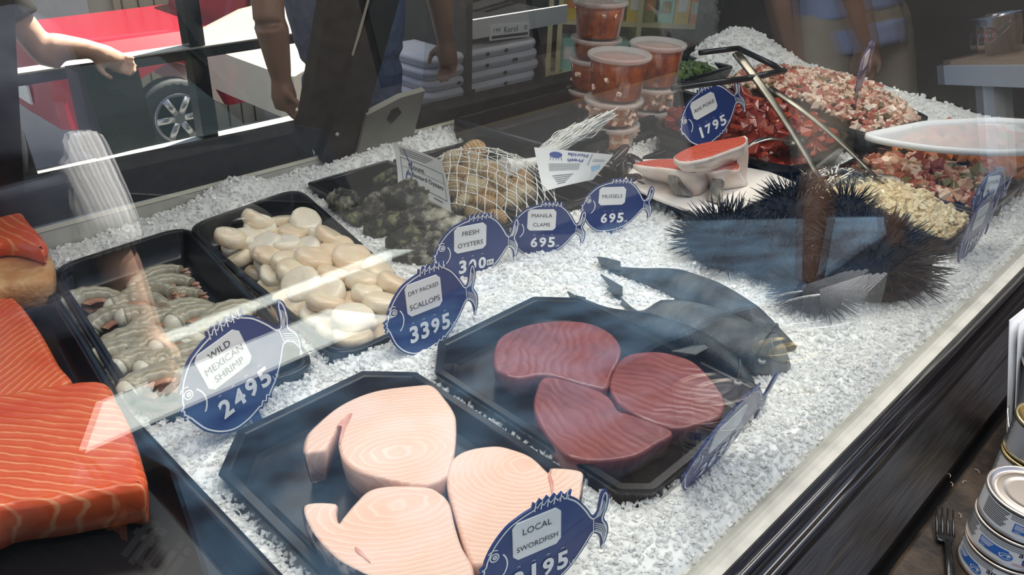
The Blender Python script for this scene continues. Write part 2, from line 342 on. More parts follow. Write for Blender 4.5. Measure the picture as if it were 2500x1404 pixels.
# ------------------------------------------------------------------ crushed ice
def hz(x, y):
    g = lambda cx, cy, sx, sy, a: a*np.exp(-((x-cx)/sx)**2-((y-cy)/sy)**2)
    h = np.zeros_like(x)
    h += g(.655, 1.31, .075, .05, .045)+g(.80, 1.315, .06, .04, .02)+g(.52, 1.31, .08, .035, .012)+g(.93, 1.315, .09, .03, .02)+g(1.12, 1.315, .16, .03, .035)
    h += g(2.24, 1.22, .12, .16, .12)+g(2.28, .92, .09, .22, .05)+g(2.25, .60, .10, .2, .03)+g(2.12, 1.24, .08, .08, .06)+g(1.66, 1.0, .05, .05, .05)+g(1.86, 1.12, .1, .05, .05)
    h += g(.60, .735, .10, .03, .010)+g(.80, .80, .09, .03, .014)+g(.95, .77, .1, .035, .016)+g(1.15, .74, .08, .03, .008)+g(.35, .745, .07, .02, .016)+g(.50, .735, .06, .02, .012)
    h += np.where(y < .34, np.clip((.34-y)/.06, 0, 1)*.007+g(.6, .29, .5, .03, .006), 0)
    h += np.where((x > .84) & (y < .6) & (y > .26), .004*np.sin(x*37)*np.sin(y*41), 0)
    h -= np.clip((.262-y)/.016, 0, 1)*.014
    return h
gx = np.arange(-.68, 2.285, .012); gy = np.concatenate([np.arange(.246, .5, .008), np.arange(.5, 1.337, .012)])
X, Y = np.meshgrid(gx, gy); Z = hz(X, Y)-.0065+rng.normal(0, .0012, X.shape)
for P, zr in TR:
    ins = inpoly(X, Y, P); Z = np.where(ins, np.minimum(Z, -.055), Z)
n0, n1 = X.shape; V = np.stack([X.ravel(), Y.ravel(), Z.ravel()], 1)
F = [(i*n1+j, i*n1+j+1, (i+1)*n1+j+1, (i+1)*n1+j) for i in range(n0-1) for j in range(n1-1)]
ice = MB(); ice.add(V, F); nb = len(F)
NP = 150000; px = rng.uniform(-.1, 2.28, NP); py = .248+(1.335-.248)*rng.uniform(0, 1, NP); D = np.sqrt(px**2+py**2+.36)
keep = rng.uniform(0, 1, NP) < np.clip((1.05/D)**2.0, .08, 1)
for P, zr in TR: keep &= ~inpoly(px, py, P)
px, py, D = px[keep], py[keep], D[keep]; npt = len(px)
# crystals: jittered boxes, one vectorised batch
cube = np.array([(x, y, z) for x in (-1, 1) for y in (-1, 1) for z in (-1, 1)], float)
cf = [(0, 1, 3, 2), (4, 6, 7, 5), (0, 4, 5, 1), (2, 3, 7, 6), (0, 2, 6, 4), (1, 5, 7, 3)]
def crystals(pos, size, ar=(.55, 1.0), seed=1):
    r = np.random.default_rng(seed); n = len(pos); c = cube[None]*(r.uniform(.5, 1.1, (n, 8, 1)))+r.normal(0, .18, (n, 8, 3)); c *= r.uniform(ar[0], ar[1], (n, 1, 3))
    qq = r.normal(size=(n, 4)); qq /= np.linalg.norm(qq, axis=1)[:, None]; w, x, y, z = qq.T
    Rm = np.stack([1-2*(y*y+z*z), 2*(x*y-z*w), 2*(x*z+y*w), 2*(x*y+z*w), 1-2*(x*x+z*z), 2*(y*z-x*w), 2*(x*z-y*w), 2*(y*z+x*w), 1-2*(x*x+y*y)], 1).reshape(n, 3, 3)
    c = np.einsum('nij,nkj->nki', Rm, c)*size[:, None, None]+pos[:, None, :]
    F = (np.arange(n)[:, None, None]*8+np.array(cf)[None]).reshape(-1, 4); return c.reshape(-1, 3), F.tolist()
sz = (.0013+.0015*D)*rng.uniform(.5, 1.3, npt)
pz = hz(px, py)-.0065+sz*rng.uniform(-.7, .75, npt)
ice.add(*crystals(np.stack([px, py, pz], 1), sz, (.6, 1.0)))
V, F = ice.get(); io = solo('crushed_ice', 'bed of crushed white ice filling the whole case', 'ice', V, F, M['ice'], False, kind='stuff', origin=(1.2, .8, -.06))
io.data.polygons.foreach_set('use_smooth', [i < nb for i in range(len(F))])

# ------------------------------------------------------------------ fish-shaped price signs
def sign_outline():
    L = [(.0, .0), (.012, .018), (.0, .04), (.028, .06), (.04, .10), (.10, .20), (.20, .295), (.30, .338), (.385, .36)]
    T_ = [(.385, .36), (.395, .40), (.42, .378), (.445, .41), (.47, .382), (.50, .412), (.525, .38), (.555, .407), (.58, .374), (.61, .398), (.635, .36), (.685, .385), (.672, .338)]
    U = [(.672, .338), (.74, .28), (.81, .18), (.845, .118), (.868, .095), (.895, .12), (.905, .18), (.918, .24), (.945, .275), (.975, .255), (.985, .20), (.975, .12), (.95, .06), (.955, .03), (.985, -.03), (.985, -.11), (.955, -.19), (.935, -.215), (.93, -.15), (.91, -.085), (.868, -.05), (.845, -.065), (.78, -.15), (.70, -.235), (.61, -.30)]
    B = [(.61, -.30), (.60, -.335), (.575, -.31), (.555, -.345), (.53, -.325), (.505, -.355), (.485, -.34)]
    E = [(.485, -.34), (.38, -.36), (.26, -.35), (.16, -.29), (.085, -.20), (.045, -.10), (.03, -.055), (.005, -.045), (.022, -.025)]
    sp = lambda a: list(spline(a, 4, False)[:-1])
    return np.array(sp(L)+T_[:-1]+sp(U)+B[:-1]+sp(E))
SO = sign_outline()
def strip2d(P, w, closed=False):
    P = np.asarray(P, float); m = len(P); t = np.gradient(P, axis=0) if not closed else np.roll(P, -1, 0)-np.roll(P, 1, 0)
    t /= np.linalg.norm(t, axis=1)[:, None]+1e-9; nn = np.stack([-t[:, 1], t[:, 0]], 1)*w/2; V = np.concatenate([P+nn, P-nn])
    F = [(i, (i+1) % m, m+(i+1) % m, m+i) for i in range(m if closed else m-1)]; return V, F
def flat(V, yy): return np.column_stack([V[:, 0], np.full(len(V), yy), V[:, 1]])
def arc(c, r, a0, a1, n=14, e=1.0): a = np.linspace(R(a0), R(a1), n); return np.stack([c[0]+r*np.cos(a), c[1]+r*e*np.sin(a)], 1)
NM = 0
SIGNC = {}
def sign(nose, neck, zn, lean, lines, price, unit, label, face=1, zk=None):
    A = at(*nose, zn); B = at(*neck, zn if zk is None else zk); d = B-A; W = np.linalg.norm(d)/.867
    ex = _n(d); ey0 = _n(np.cross((0, 0, 1), ex)); ez0 = np.cross(ex, ey0)
    ez = ez0*math.cos(lean)+ey0*math.sin(lean); ey = np.cross(ez, ex)
    mw = Matrix([[ex[i], ey[i], ez[i], A[i]] for i in range(3)]+[[0, 0, 0, 1]])
    o = thing('price_sign', label, 'sign', A, 'blue fish-shaped price signs'); o.matrix_world = mw
    S = SO*W; th = .0022
    if 'body' not in SIGNC:
        pass
    m = len(S); V = np.concatenate([flat(S, 0), flat(S, th)])
    part(o, 'fish_plate', V, [tuple(range(m)), tuple(range(2*m-1, m-1, -1))]+[((i+1) % m, i, m+i, m+(i+1) % m) for i in range(m)], M['sign'], False, False)
    # white line work
    b = MB(); ib = inset(ccw(S), .018*W); b.add(*strip2d(ib, .011*W, True))
    b.add(*strip2d(arc((.105*W, .10*W), .030*W, 0, 360, 20), .009*W)); b.add(*strip2d(arc((.108*W, .10*W), .011*W, 0, 360, 12), .012*W))
    b.add(*strip2d(arc((.10*W, .105*W), .052*W, 55, 140), .008*W)); b.add(*strip2d(arc((.07*W, .02*W), .125*W, -52, 40), .011*W))
    for k in range(4): b.add(*strip2d(spline(np.array([(.875+.012*k, .075-.0*k), (.905+.013*k, .13), (.925+.012*k, .21-.012*k)])*W, 5, False), .006*W))
    for k in range(4): b.add(*strip2d(spline(np.array([(.875, -.02+.018*k), (.925+.008*k, -.055+.012*k), (.948+.008*k, -.15+.02*k)])*W, 5, False), .006*W))
    b.add(*strip2d(np.array([(.862, .085), (.862, -.045)])*W, .007*W))
    for k in range(6): b.add(*strip2d(np.array([(.40+.048*k, .33), (.412+.048*k, .395)])*W, .009*W))
    V, F = b.get(); part(o, 'white_linework', flat(V, -.0004), F, M['signw'], False, False)
    lw, lh, lc = .36*W, (.285 if len(lines) > 1 else .25)*W, (.415*W, (.155 if len(lines) > 1 else .16)*W)
    P = roundpoly([(lc[0]-lw/2, lc[1]-lh/2), (lc[0]+lw/2, lc[1]-lh/2), (lc[0]+lw/2, lc[1]+lh/2), (lc[0]-lw/2, lc[1]+lh/2)], .035*W, 2 if W > .1 else 4)
    n = len(P); Lb = part(o, 'name_label', np.concatenate([flat(P, -.0015), flat(P, -.0001)]), [tuple(range(n)), tuple(range(2*n-1, n-1, -1))]+[((i+1) % n, i, n+i, n+(i+1) % n) for i in range(n)], M['white'], False, False, label='white name label')
    t = MB(); nl = len(lines)
    for k, s in enumerate(lines):
        hh = (.050 if nl < 3 else .050)*W; yy = lc[1]+lh*(((nl-1)/2-k)*(.44 if nl < 3 else .29))
        t.add(*text(s, lw*(.86 if len(s) > 6 else .12*len(s)), hh, (lc[0], yy)))
    if lines: V, F = t.get(); part(Lb, 'lettering', flat(V, -.0019), F, M['ink'], False, False)
    t = MB(); xs = .30*W; nd = len(price)
    for k, ch in enumerate(price):
        cx = (.445+(k-(nd-1)/2)*.112)*W
        V, F = text(ch, .088*W, .155*W, (cx, -.155*W), .035); t.add(V, F)
        t.add(*strip2d(arc((cx, -.058*W), .010*W, 0, 180, 8), .003*W))
    cxx = (.445+(nd-1)/2*.112+.088)*W
    if unit == 'EA':
        bx = np.array([(cxx-.035*W, -.20*W), (cxx+.045*W, -.20*W), (cxx+.045*W, -.135*W), (cxx-.035*W, -.135*W)]); t.add(bx, [(0, 1, 2, 3)])
        V, F = text('EA', .06*W, .04*W, (cxx+.005*W, -.168*W)); part(o, 'unit_lettering', flat(V, -.0012), F, M['ink'], False, False)
    else: t.add(*text(unit, .05*W, .03*W, (cxx-.01*W, -.205*W)))
    nv = 0; V, F = t.get(); part(o, 'price_digits', flat(V, -.0008), F, M['signw'], False, False)
    sk = box(.40*W, .47*W, .0006, .0018, -.62*W, -.30*W); part(o, 'stake', *sk, M['sign'], False, False)
    return o
sign((1056, 634), (1242, 594), .045, 0, ['FRESH', 'OYSTERS'], '300', 'EA', 'blue fish sign reading FRESH OYSTERS 300 in front of the oysters')
sign((1241, 565), (1407, 563), .045, 0, ['MANILA', 'CLAMS'], '695', 'LB', 'blue fish sign reading MANILA CLAMS 695 in front of the net bag')
sign((1417, 508), (1572, 503), .050, 0, ['MUSSELS'], '695', 'LB', 'blue fish sign reading MUSSELS 695 beside the white board')
sign((938, 802), (1140, 722), .050, R(8), ['DRY PACKED', 'SCALLOPS'], '3395', 'LB', 'blue fish sign reading DRY PACKED SCALLOPS 3395 by the scallop tray')
sign((443, 1018), (692, 826), .055, R(10), ['WILD', 'MEXICAN', 'SHRIMP'], '2495', 'LB', 'large blue fish sign reading WILD MEXICAN SHRIMP 2495 before the shrimp', zk=.083)
sign((1172, 1408), (1450, 1288), .050, R(6), ['LOCAL', 'SWORDFISH'], '2195', 'LB', 'blue fish sign reading LOCAL SWORDFISH at the bottom edge by the steaks')
sign((1660, 323), (1797, 245), .095, R(6), ['AHI POKE'], '1795', 'LB', 'blue fish sign reading AHI POKE 1795 standing above the salmon collars', zk=.150)
sign((2375, 490), (2449, 475), .050, R(4), ['CEVICHE', 'MIXTO'], '1595', 'LB', 'blue fish sign reading CEVICHE MIXTO behind the tuna salad sign at the right', zk=.036)
sign((2348, 589), (2416, 534), .048, 0, ['TUNA SALAD'], '1995', 'LB', 'blue fish sign reading TUNA SALAD 1995 in the ice at the right')
sign((1666, 1172), (1853, 990), .040, R(-13), [], '2695', 'LB', 'blue fish sign tipped forward toward the glass beside the tuna tray', zk=.062)
sign((2094, 190), (2124, 148), .17, 0, [], '1195', 'LB', 'small far blue fish sign seen nearly edge on behind the octopus salad', zk=.184)

# ------------------------------------------------------------------ swordfish and tuna steaks
def steak(name, label, cat, pts, org, s, z1, th, m, group, skin=None, skinm=None, center=None, rad=.0035, taper=.004, zf=None):
    P = spline(pxs(pts, z1, org, s), 5); P = ccw(P); z0 = z1-th if zf is None else zf
    V, F = slab(P, z0, z1, rad, taper); n = len(P)
    c = P.mean(0); o = thing(name, label, cat, (c[0], c[1], z0), group)
    body = part(o, 'flesh', V, F, m)
    if skin is not None:
        a, b = (at(org[0]+x*s, org[1]+y*s, z1)[:2] for x, y in skin); i = int(np.argmin(((P-a)**2).sum(1))); j = int(np.argmin(((P-b)**2).sum(1)))
        if (j-i) % n > (i-j) % n: i, j = j, i
        idx = [(i+k) % n for k in range((j-i) % n+1)]
        Q = inset(P, -.0008); lo = inset(P, taper-.0012)
        L = [z3(lo[idx], z0+.001), z3(inset(P, taper*.3-.001)[idx], z0+th*.5), z3(Q[idx], z1-rad*.9), z3(inset(P, .0012)[idx], z1-rad*.25)]
        part(o, 'skin', *rings(L, False, False, False), skinm, label='dark mottled skin edge' if skinm == M.get('swskin') else 'pale pink rind')
    return o
def swm(k, ctr, s): return wave_mat('swordfish_flesh_%d' % k, (.79, .51, .385), (.84, .61, .49), 's', 62, 4.0, .32, 'RINGS', ctr, (0, 0, R(-30)), s, (.70, 1.0), c3=(.84, .61, .52), nsc=13, sss=.35, dsc=1.2, bump=.15)
M['swskin'] = mat('swordfish_skin', (.035, .030, .032), .35, col2=(.42, .33, .29), scale=60, contrast=(.48, .66))
c2 = (700, 850); s2 = .39456; ZS = .030
def off(pts, i, org, s, z):                              # ring centre relative to the thing's base
    P = ccw(spline(pxs(pts, z, org, s), 5)); c = P.mean(0); w = at(org[0]+i[0]*s, org[1]+i[1]*s, z); return (w[0]-c[0], w[1]-c[1], .03)
S1 = [(108, 640), (118, 550), (170, 480), (330, 350), (540, 262), (800, 226), (905, 230), (985, 315), (1035, 390), (1050, 460), (1045, 600), (1015, 735), (985, 795), (885, 840), (760, 838), (560, 795), (430, 755), (350, 690), (320, 600), (326, 535), (338, 480), (322, 474), (300, 515), (272, 570), (240, 628), (165, 640)]
S2 = [(992, 850), (1002, 715), (1100, 632), (1280, 600), (1400, 622), (1520, 672), (1628, 770), (1638, 735), (1825, 757), (1832, 850), (1800, 985), (1700, 1060), (1560, 1160), (1360, 1265), (1175, 1345), (1100, 1225), (1055, 1080), (1018, 950)]
S3 = [(105, 968), (300, 955), (306, 1010), (322, 1072), (345, 1045), (420, 955), (510, 875), (640, 848), (860, 852), (955, 895), (1008, 955), (1040, 1085), (1085, 1222), (1150, 1335), (1152, 1440), (1050, 1520), (800, 1500), (560, 1430), (420, 1370), (290, 1290), (150, 1130)]
steak('swordfish_steak', 'pink swordfish steak with a red split at its left, farthest in its tray', 'fish steak', S1, c2, s2, ZS+.006, .046, swm(1, off(S1, (690, 640), c2, s2, ZS+.006), (1.7, 1, 1)), 'swordfish steaks', skin=((108, 640), (800, 226)), skinm=mat('pale_rind', (.78, .55, .43), .35, col2=(.70, .36, .27), scale=40), taper=.005)
steak('swordfish_steak', 'pink swordfish steak at the right of its tray, behind the swordfish sign', 'fish steak', S2, c2, s2, ZS+.004, .044, swm(2, off(S2, (1480, 720), c2, s2, ZS+.004), (1.3, 1, 1)), 'swordfish steaks', skin=((1640, 737), (1800, 985)), skinm=M['swskin'], taper=.006)
steak('swordfish_steak', 'pink swordfish steak with dark mottled skin, nearest the bottom of the frame', 'fish steak', S3, c2, s2, ZS+.008, .048, swm(3, off(S3, (690, 970), c2, s2, ZS+.008), (1.9, 1, 1)), 'swordfish steaks', skin=((110, 975), (800, 1500)), skinm=M['swskin'], taper=.006)
M['blood'] = mat('bloodline_flesh', (.58, .20, .14), .4, col2=(.74, .40, .31), scale=60)
_st = [o for o in bpy.data.objects if o.name.startswith('swordfish_steak')]
for o_, pts_, z_ in ((_st[0], [(405, 405), (360, 425), (318, 470), (322, 482), (340, 482), (334, 530), (324, 590), (345, 560), (362, 500)], ZS+.0366-.03), (_st[1], [(1622, 765), (1640, 800), (1652, 850), (1640, 900), (1630, 850), (1618, 800)], ZS+.0346-.03), (_st[2], [(425, 1230), (470, 1262), (520, 1330), (470, 1290), (430, 1260)], ZS+.0386-.03)):
    P = spline(pxs(pts_, z_, c2, s2), 4); part(o_, 'bloodline', *slab(P, z_-.002, z_+.0004, .0003), M['blood'], label='red blood line in the flesh')
tm = lambda k, r: wave_mat('tuna_flesh_%d' % k, (.220, .056, .053), (.255, .076, .071), 'b', 26, 11, .30, 'BANDS', (0, 0, 0), (R(90), 0, r), (1, 1, 1), (.55, 1), c3=(.15, .036, .037), nsc=20, sss=.2, dsc=.8, bump=.2)
U1 = [(1205, 872), (1216, 828), (1262, 800), (1340, 783), (1430, 786), (1488, 810), (1516, 845), (1512, 878), (1494, 912), (1482, 946), (1440, 942), (1335, 914), (1265, 922), (1212, 902)]
U2 = [(1488, 940), (1500, 900), (1520, 872), (1560, 859), (1622, 859), (1690, 880), (1738, 926), (1770, 976), (1758, 1014), (1708, 1034), (1640, 1045), (1545, 1008), (1503, 975)]
U3 = [(1308, 956), (1336, 918), (1440, 944), (1480, 962), (1497, 980), (1512, 1002), (1545, 1012), (1642, 1052), (1600, 1085), (1550, 1112), (1470, 1124), (1392, 1114), (1336, 1062), (1305, 1006)]
steak('tuna_steak', 'dark red tuna steak at the far side of its tray', 'fish steak', U1, (0, 0), 1, .022, .033, tm(1, R(-60)), 'tuna steaks', taper=.004)
steak('tuna_steak', 'dark red tuna steak on the right of its tray, beside the whole fish', 'fish steak', U2, (0, 0), 1, .020, .031, tm(2, R(20)), 'tuna steaks', taper=.004)
steak('tuna_steak', 'dark red tuna steak nearest the swordfish sign', 'fish steak', U3, (0, 0), 1, .020, .031, tm(3, R(-15)), 'tuna steaks', taper=.004)

# ------------------------------------------------------------------ salmon
sal = lambda k, r, sc: wave_mat('salmon_flesh_%d' % k, (.78, .125, .032), (.90, .36, .17), 'b', sc, 3.0, .3, 'BANDS', (0, 0, 0), (R(90), 0, r), (1, 1, 1), (.84, 1), c3=(.72, .085, .025), nsc=16, sss=.3, dsc=1.0, bump=.3)
M['salskin'] = mat('cooked_salmon_edge', (.62, .30, .12), .4, col2=(.80, .50, .24), scale=45, bump=.5)
steak('salmon_fillet', 'thick bright orange salmon fillet nearest the bottom left corner', 'fish fillet', [(-160, 1010), (0, 960), (235, 925), (285, 975), (318, 1040), (345, 1120), (352, 1182), (270, 1195), (120, 1222), (0, 1238), (-160, 1290)], (0, 0), 1, .045, .056, sal(1, R(38), 30), 'salmon fillets', taper=.006, rad=.008)
steak('salmon_fillet', 'orange salmon fillet with white fat lines tucked behind the nearest fillet', 'fish fillet', [(-160, 700), (0, 722), (40, 728), (95, 800), (140, 880), (172, 928), (90, 960), (-160, 1000)], (0, 0), 1, .040, .050, sal(2, R(-55), 34), 'salmon fillets', taper=.004, rad=.008)
steak('salmon_fillet', 'brownish roasted salmon piece at the left edge under the orange one', 'fish fillet', [(-160, 600), (0, 585), (60, 580), (118, 610), (130, 650), (105, 678), (0, 694), (-160, 720)], (0, 0), 1, .045, .058, M['salskin'], 'salmon fillets', taper=.004, rad=.012, zf=-.006)
steak('salmon_fillet', 'folded orange salmon piece lying on top at the left edge', 'fish fillet', [(-160, 500), (0, 480), (45, 482), (58, 520), (112, 585), (95, 610), (0, 590), (-160, 620)], (0, 0), 1, .075, .028, sal(4, R(10), 22), 'salmon fillets', taper=.004, rad=.010)
steak('salmon_fillet', 'orange salmon piece cut by the left frame edge, highest of its pile', 'fish fillet', [(-160, 400), (0, 428), (18, 445), (14, 478), (-4, 492), (-160, 520)], (0, 0), 1, .10, .026, sal(5, R(70), 22), 'salmon fillets', taper=.004, rad=.010)

# ------------------------------------------------------------------ whole fish on the ice
fm = lambda nm, a, b: mat(nm, a, .36, col2=b, scale=16, detail=7, bump=.35, bscale=260, coat=.0, spec=.35, stretch=(1, 1.8, 1), contrast=(.38, .68))
def fish(label, top, bot, m, eye=True, zb=-.004, tail=None, pf=None, hgt=.023):
    zk_ = lambda P, zm: np.array([at(x, y, .004+(zm-.004)*min(1, i/2.5, (len(P)-1-i)/1.5))[:2] for i, (x, y) in enumerate(P)])
    A = spline(zk_(top, .018), 6, False); B = spline(zk_(bot, .005), 6, False); n = len(A); L = []
    for i in range(n):
        c = (A[i]+B[i])/2; h = (A[i]-B[i])/2; w = np.linalg.norm(h); t = i/(n-1); H = min(hgt, w*.75)*(.28+.72*min(1, 2.0*t))
        a = np.linspace(0, 2*np.pi, 18, endpoint=False); e = np.sign(np.cos(a))*np.abs(np.cos(a))**.85
        L.append(np.column_stack([c[0]+h[0]*e, c[1]+h[1]*e, zb+H*.72+H*np.sin(a)]))
    c0 = (A[n//2]+B[n//2])/2
    o = thing('whole_fish', label, 'fish', (c0[0], c0[1], zb-.006), 'whole fish on the ice')
    part(o, 'body', *rings(L), m)
    if tail is not None:
        P = pxs(tail, .005); k = len(P); V = np.concatenate([z3(P, .0065), z3(P, .0035)]); part(o, 'tail_fin', V, [tuple(range(k)), tuple(range(2*k-1, k-1, -1))]+[((i+1) % k, i, k+i, k+(i+1) % k) for i in range(k)], M['fin'], False)
    zt = zb+hgt*1.6
    if eye:
        e = at(*eye, .03); x = ball((0, 0, 0), (.0055, .0055, .003), 14, 8); ho = [e[0], e[1], .036]
        ho[2] = eye_z(L, e); part(o, 'eye', x[0]+np.array(ho), x[1], M['eyering']); y = ball((ho[0], ho[1], ho[2]+.0015), (.003, .003, .0022), 12, 6); part(o, 'pupil', *y, M['ink'])
    gi = int(.80*(n-1)); gl = L[gi]; k_ = [j for j in range(18) if np.sin(2*np.pi*j/18) > -.05]; arcp = [gl[j]+np.array([0, 0, .0012])+(gl[j]-gl[j])*0 for j in sorted(k_, key=lambda j: j)]
    part(o, 'gill_edge', *tube(spline(np.array(arcp), 3, False), .0014, 6), M['fin'])
    mo = L[-3]; part(o, 'mouth', *tube(np.array([mo[j] for j in (3, 4, 5, 6)])+np.array([0, 0, .0004]), .0009, 5), M['ink'])
    if pf is not None:
        P = pxs(pf, .03); zz = [eye_z(L, p)+.003 for p in P]; k = len(P); V = np.concatenate([np.column_stack([P, zz]), np.column_stack([P, np.array(zz)-.002])]); part(o, 'side_fin', V, [tuple(range(k)), tuple(range(2*k-1, k-1, -1))]+[((i+1) % k, i, k+i, k+(i+1) % k) for i in range(k)], M['fin'], False)
    return o
def eye_z(L, e):
    Q = np.concatenate(L[2:-2]); d = ((Q[:, :2]-np.array(e[:2]))**2).sum(1); i = np.argsort(d)[:6]; return Q[i, 2].max()
M['fin'] = mat('grey_fin', (.025, .034, .040), .5, col2=(.07, .085, .09), scale=60, stretch=(1, 6, 1))
M['eyering'] = mat('fish_eye', (.25, .27, .26), .15)
f1, f2 = fm('fish_skin_slate', (.012, .018, .024), (.095, .115, .125)), fm('fish_skin_dark', (.005, .010, .015), (.045, .066, .075))
fish('slate grey whole fish farther from the tuna tray, next to the sea urchins', [(1492, 640), (1560, 645), (1640, 652), (1720, 680), (1800, 722), (1870, 770), (1925, 815), (1948, 838)], [(1488, 654), (1545, 674), (1610, 702), (1680, 744), (1750, 792), (1830, 830), (1900, 850), (1944, 842)], f1, eye=(1895, 806), tail=[(1458, 628), (1480, 631), (1515, 640), (1515, 660), (1490, 655), (1468, 648)])
fish('slate grey whole fish with a broad belly, in the middle of the three', [(1500, 698), (1560, 742), (1620, 734), (1700, 745), (1790, 780), (1860, 812), (1910, 850), (1932, 888)], [(1496, 712), (1540, 752), (1580, 800), (1640, 846), (1720, 880), (1800, 902), (1870, 912), (1926, 900)], fm('fish_skin_pale', (.022, .030, .036), (.13, .15, .155)), eye=(1862, 872), tail=[(1466, 670), (1490, 684), (1520, 702), (1520, 722), (1498, 716), (1482, 706), (1490, 700)], pf=[(1755, 842), (1700, 860), (1640, 850), (1690, 838)], hgt=.026)
fish('dark slim whole fish lying along the rim of the tuna tray', [(1405, 722), (1480, 748), (1580, 768), (1680, 806), (1760, 850), (1820, 905), (1842, 940)], [(1408, 736), (1480, 776), (1580, 822), (1680, 874), (1760, 918), (1815, 948), (1840, 950)], f2, eye=(1806, 912), zb=.004, tail=[(1385, 712), (1402, 722), (1430, 728), (1430, 745), (1408, 736), (1394, 730)], hgt=.020)

# ------------------------------------------------------------------ sea urchins
M['urchin'] = mat('urchin_test', (.005, .006, .009), .7, spec=.2, bump=.8, bscale=120)
M['spine'] = mat('urchin_spines', (.006, .008, .012), .45, col2=(.010, .014, .022), scale=20, spec=.3)
def urchin(c, r, n, sl, label, seed):
    g = np.random.default_rng(seed); o = thing('sea_urchin', label, 'sea urchin', (c[0], c[1], c[2]-r*.6), 'sea urchins on the ice')
    part(o, 'shell', *ball(c, (r, r, r*.68), 24, 14), M['urchin']); b = MB()
    for i in range(n):
        u = g.uniform(-.25, 1); a = g.uniform(0, 6.2832); s = math.sqrt(1-u*u); d = _n(np.array([s*math.cos(a), s*math.sin(a), u*.75])+g.normal(0, .2, 3))
        p = np.array(c)+np.array([s*math.cos(a), s*math.sin(a), u*.68])*r*.96; l = sl*g.uniform(.55, 1.1); e = p+d*l
        if e[2] < .002: e[2] = .002+g.uniform(0, .004)
        b.add(*tube([p, p+(e-p)*.6, e], [.0013, .0010, .0003], 4))
    V, F = b.get(); part(o, 'spines', V, F, M['spine'], label='long thin dark spines', kind='stuff'); return o
for k, (p, z, r, n, sl, lb) in enumerate((((1775, 590), .022, .066, 420, .040, 'black spiny sea urchin nearest the white board, largest of the cluster'), ((1945, 520), .028, .056, 340, .040, 'black spiny sea urchin in the middle of the cluster, behind the reflected leg'),
    ((2128, 640), .026, .088, 520, .038, 'black spiny sea urchin at the right, below the tuna salad'), ((1985, 712), .016, .044, 320, .034, 'black spiny sea urchin nearest the whole fish heads'), ((1890, 630), .018, .056, 340, .040, 'black spiny sea urchin low between two others in the cluster'), ((2060, 520), .032, .045, 260, .04, 'black spiny sea urchin wedged against the tuna salad pan'))):
    urchin(at(*p, z), r, n, sl, lb, k+3)

# ------------------------------------------------------------------ scallops
M['scallop'] = [mat('scallop_%d' % k, c, .3, col2=d, scale=30, detail=3, sss=.4, bump=.25, bscale=160, coat=.25) for k, (c, d) in enumerate((((.80, .66, .46), (.86, .76, .60)), ((.84, .74, .58), (.88, .81, .69)), ((.80, .62, .42), (.86, .72, .54))))]
scm = []
for k in range(6):
    V, F = lathe([(.006, 0), (.024, .0008), (.0285, .004), (.0305, .010), (.0305, .016), (.0285, .0205), (.024, .0228), (.012, .0232)], seg=22); scm.append(mesh('scallop', jitter_mesh(jitter_mesh(V, .0016, 40, k+20), .0005, 130, k), F, M['scallop'][k % 3]))
def pile(n, P, d0, seed, tries=9000):
    g = np.random.default_rng(seed); out = []; lo, hi = P.min(0), P.max(0)
    for _ in range(tries):
        p = g.uniform(lo, hi)
        if not inpoly(p[0], p[1], P): continue
        if all((p[0]-o[0])**2+(p[1]-o[1])**2 > d0*d0 for o in out): out.append(p)
        if len(out) >= n: break
    return out
g = np.random.default_rng(5)
P = ccw(pxs([(520, 590), (640, 545), (740, 520), (800, 575), (1010, 700), (985, 790), (850, 838), (735, 775)], .01)); Pin = inset(P, .014)
pos = [(p, -.028) for p in pile(80, Pin, .041, 3)]+[(p, -.008) for p in pile(90, inset(P, .010), .036, 4)]+[(p, .012) for p in pile(60, inset(P, .028), .037, 8)]+[(at(x, y, .02)[:2], .018) for x, y in ((625, 560), (740, 555), (800, 600), (560, 600), (700, 605))]
first = None
for i, (p, z) in enumerate(pos):
    o = bpy.data.objects.new('scallop', scm[i % 6]); COL.objects.link(o); o.location = (p[0], p[1], z+g.uniform(0, .006)); o.rotation_euler = (g.normal(0, .33), g.normal(0, .33), g.uniform(0, 6.28)); s = g.uniform(.80, 1.0); o.scale = (s, s*g.uniform(.86, 1.0), s*g.uniform(.85, 1.15))
    props(o, 'plump cream raw scallop heaped in the rounded scallop tray', 'scallop', 'scallops in the tray')

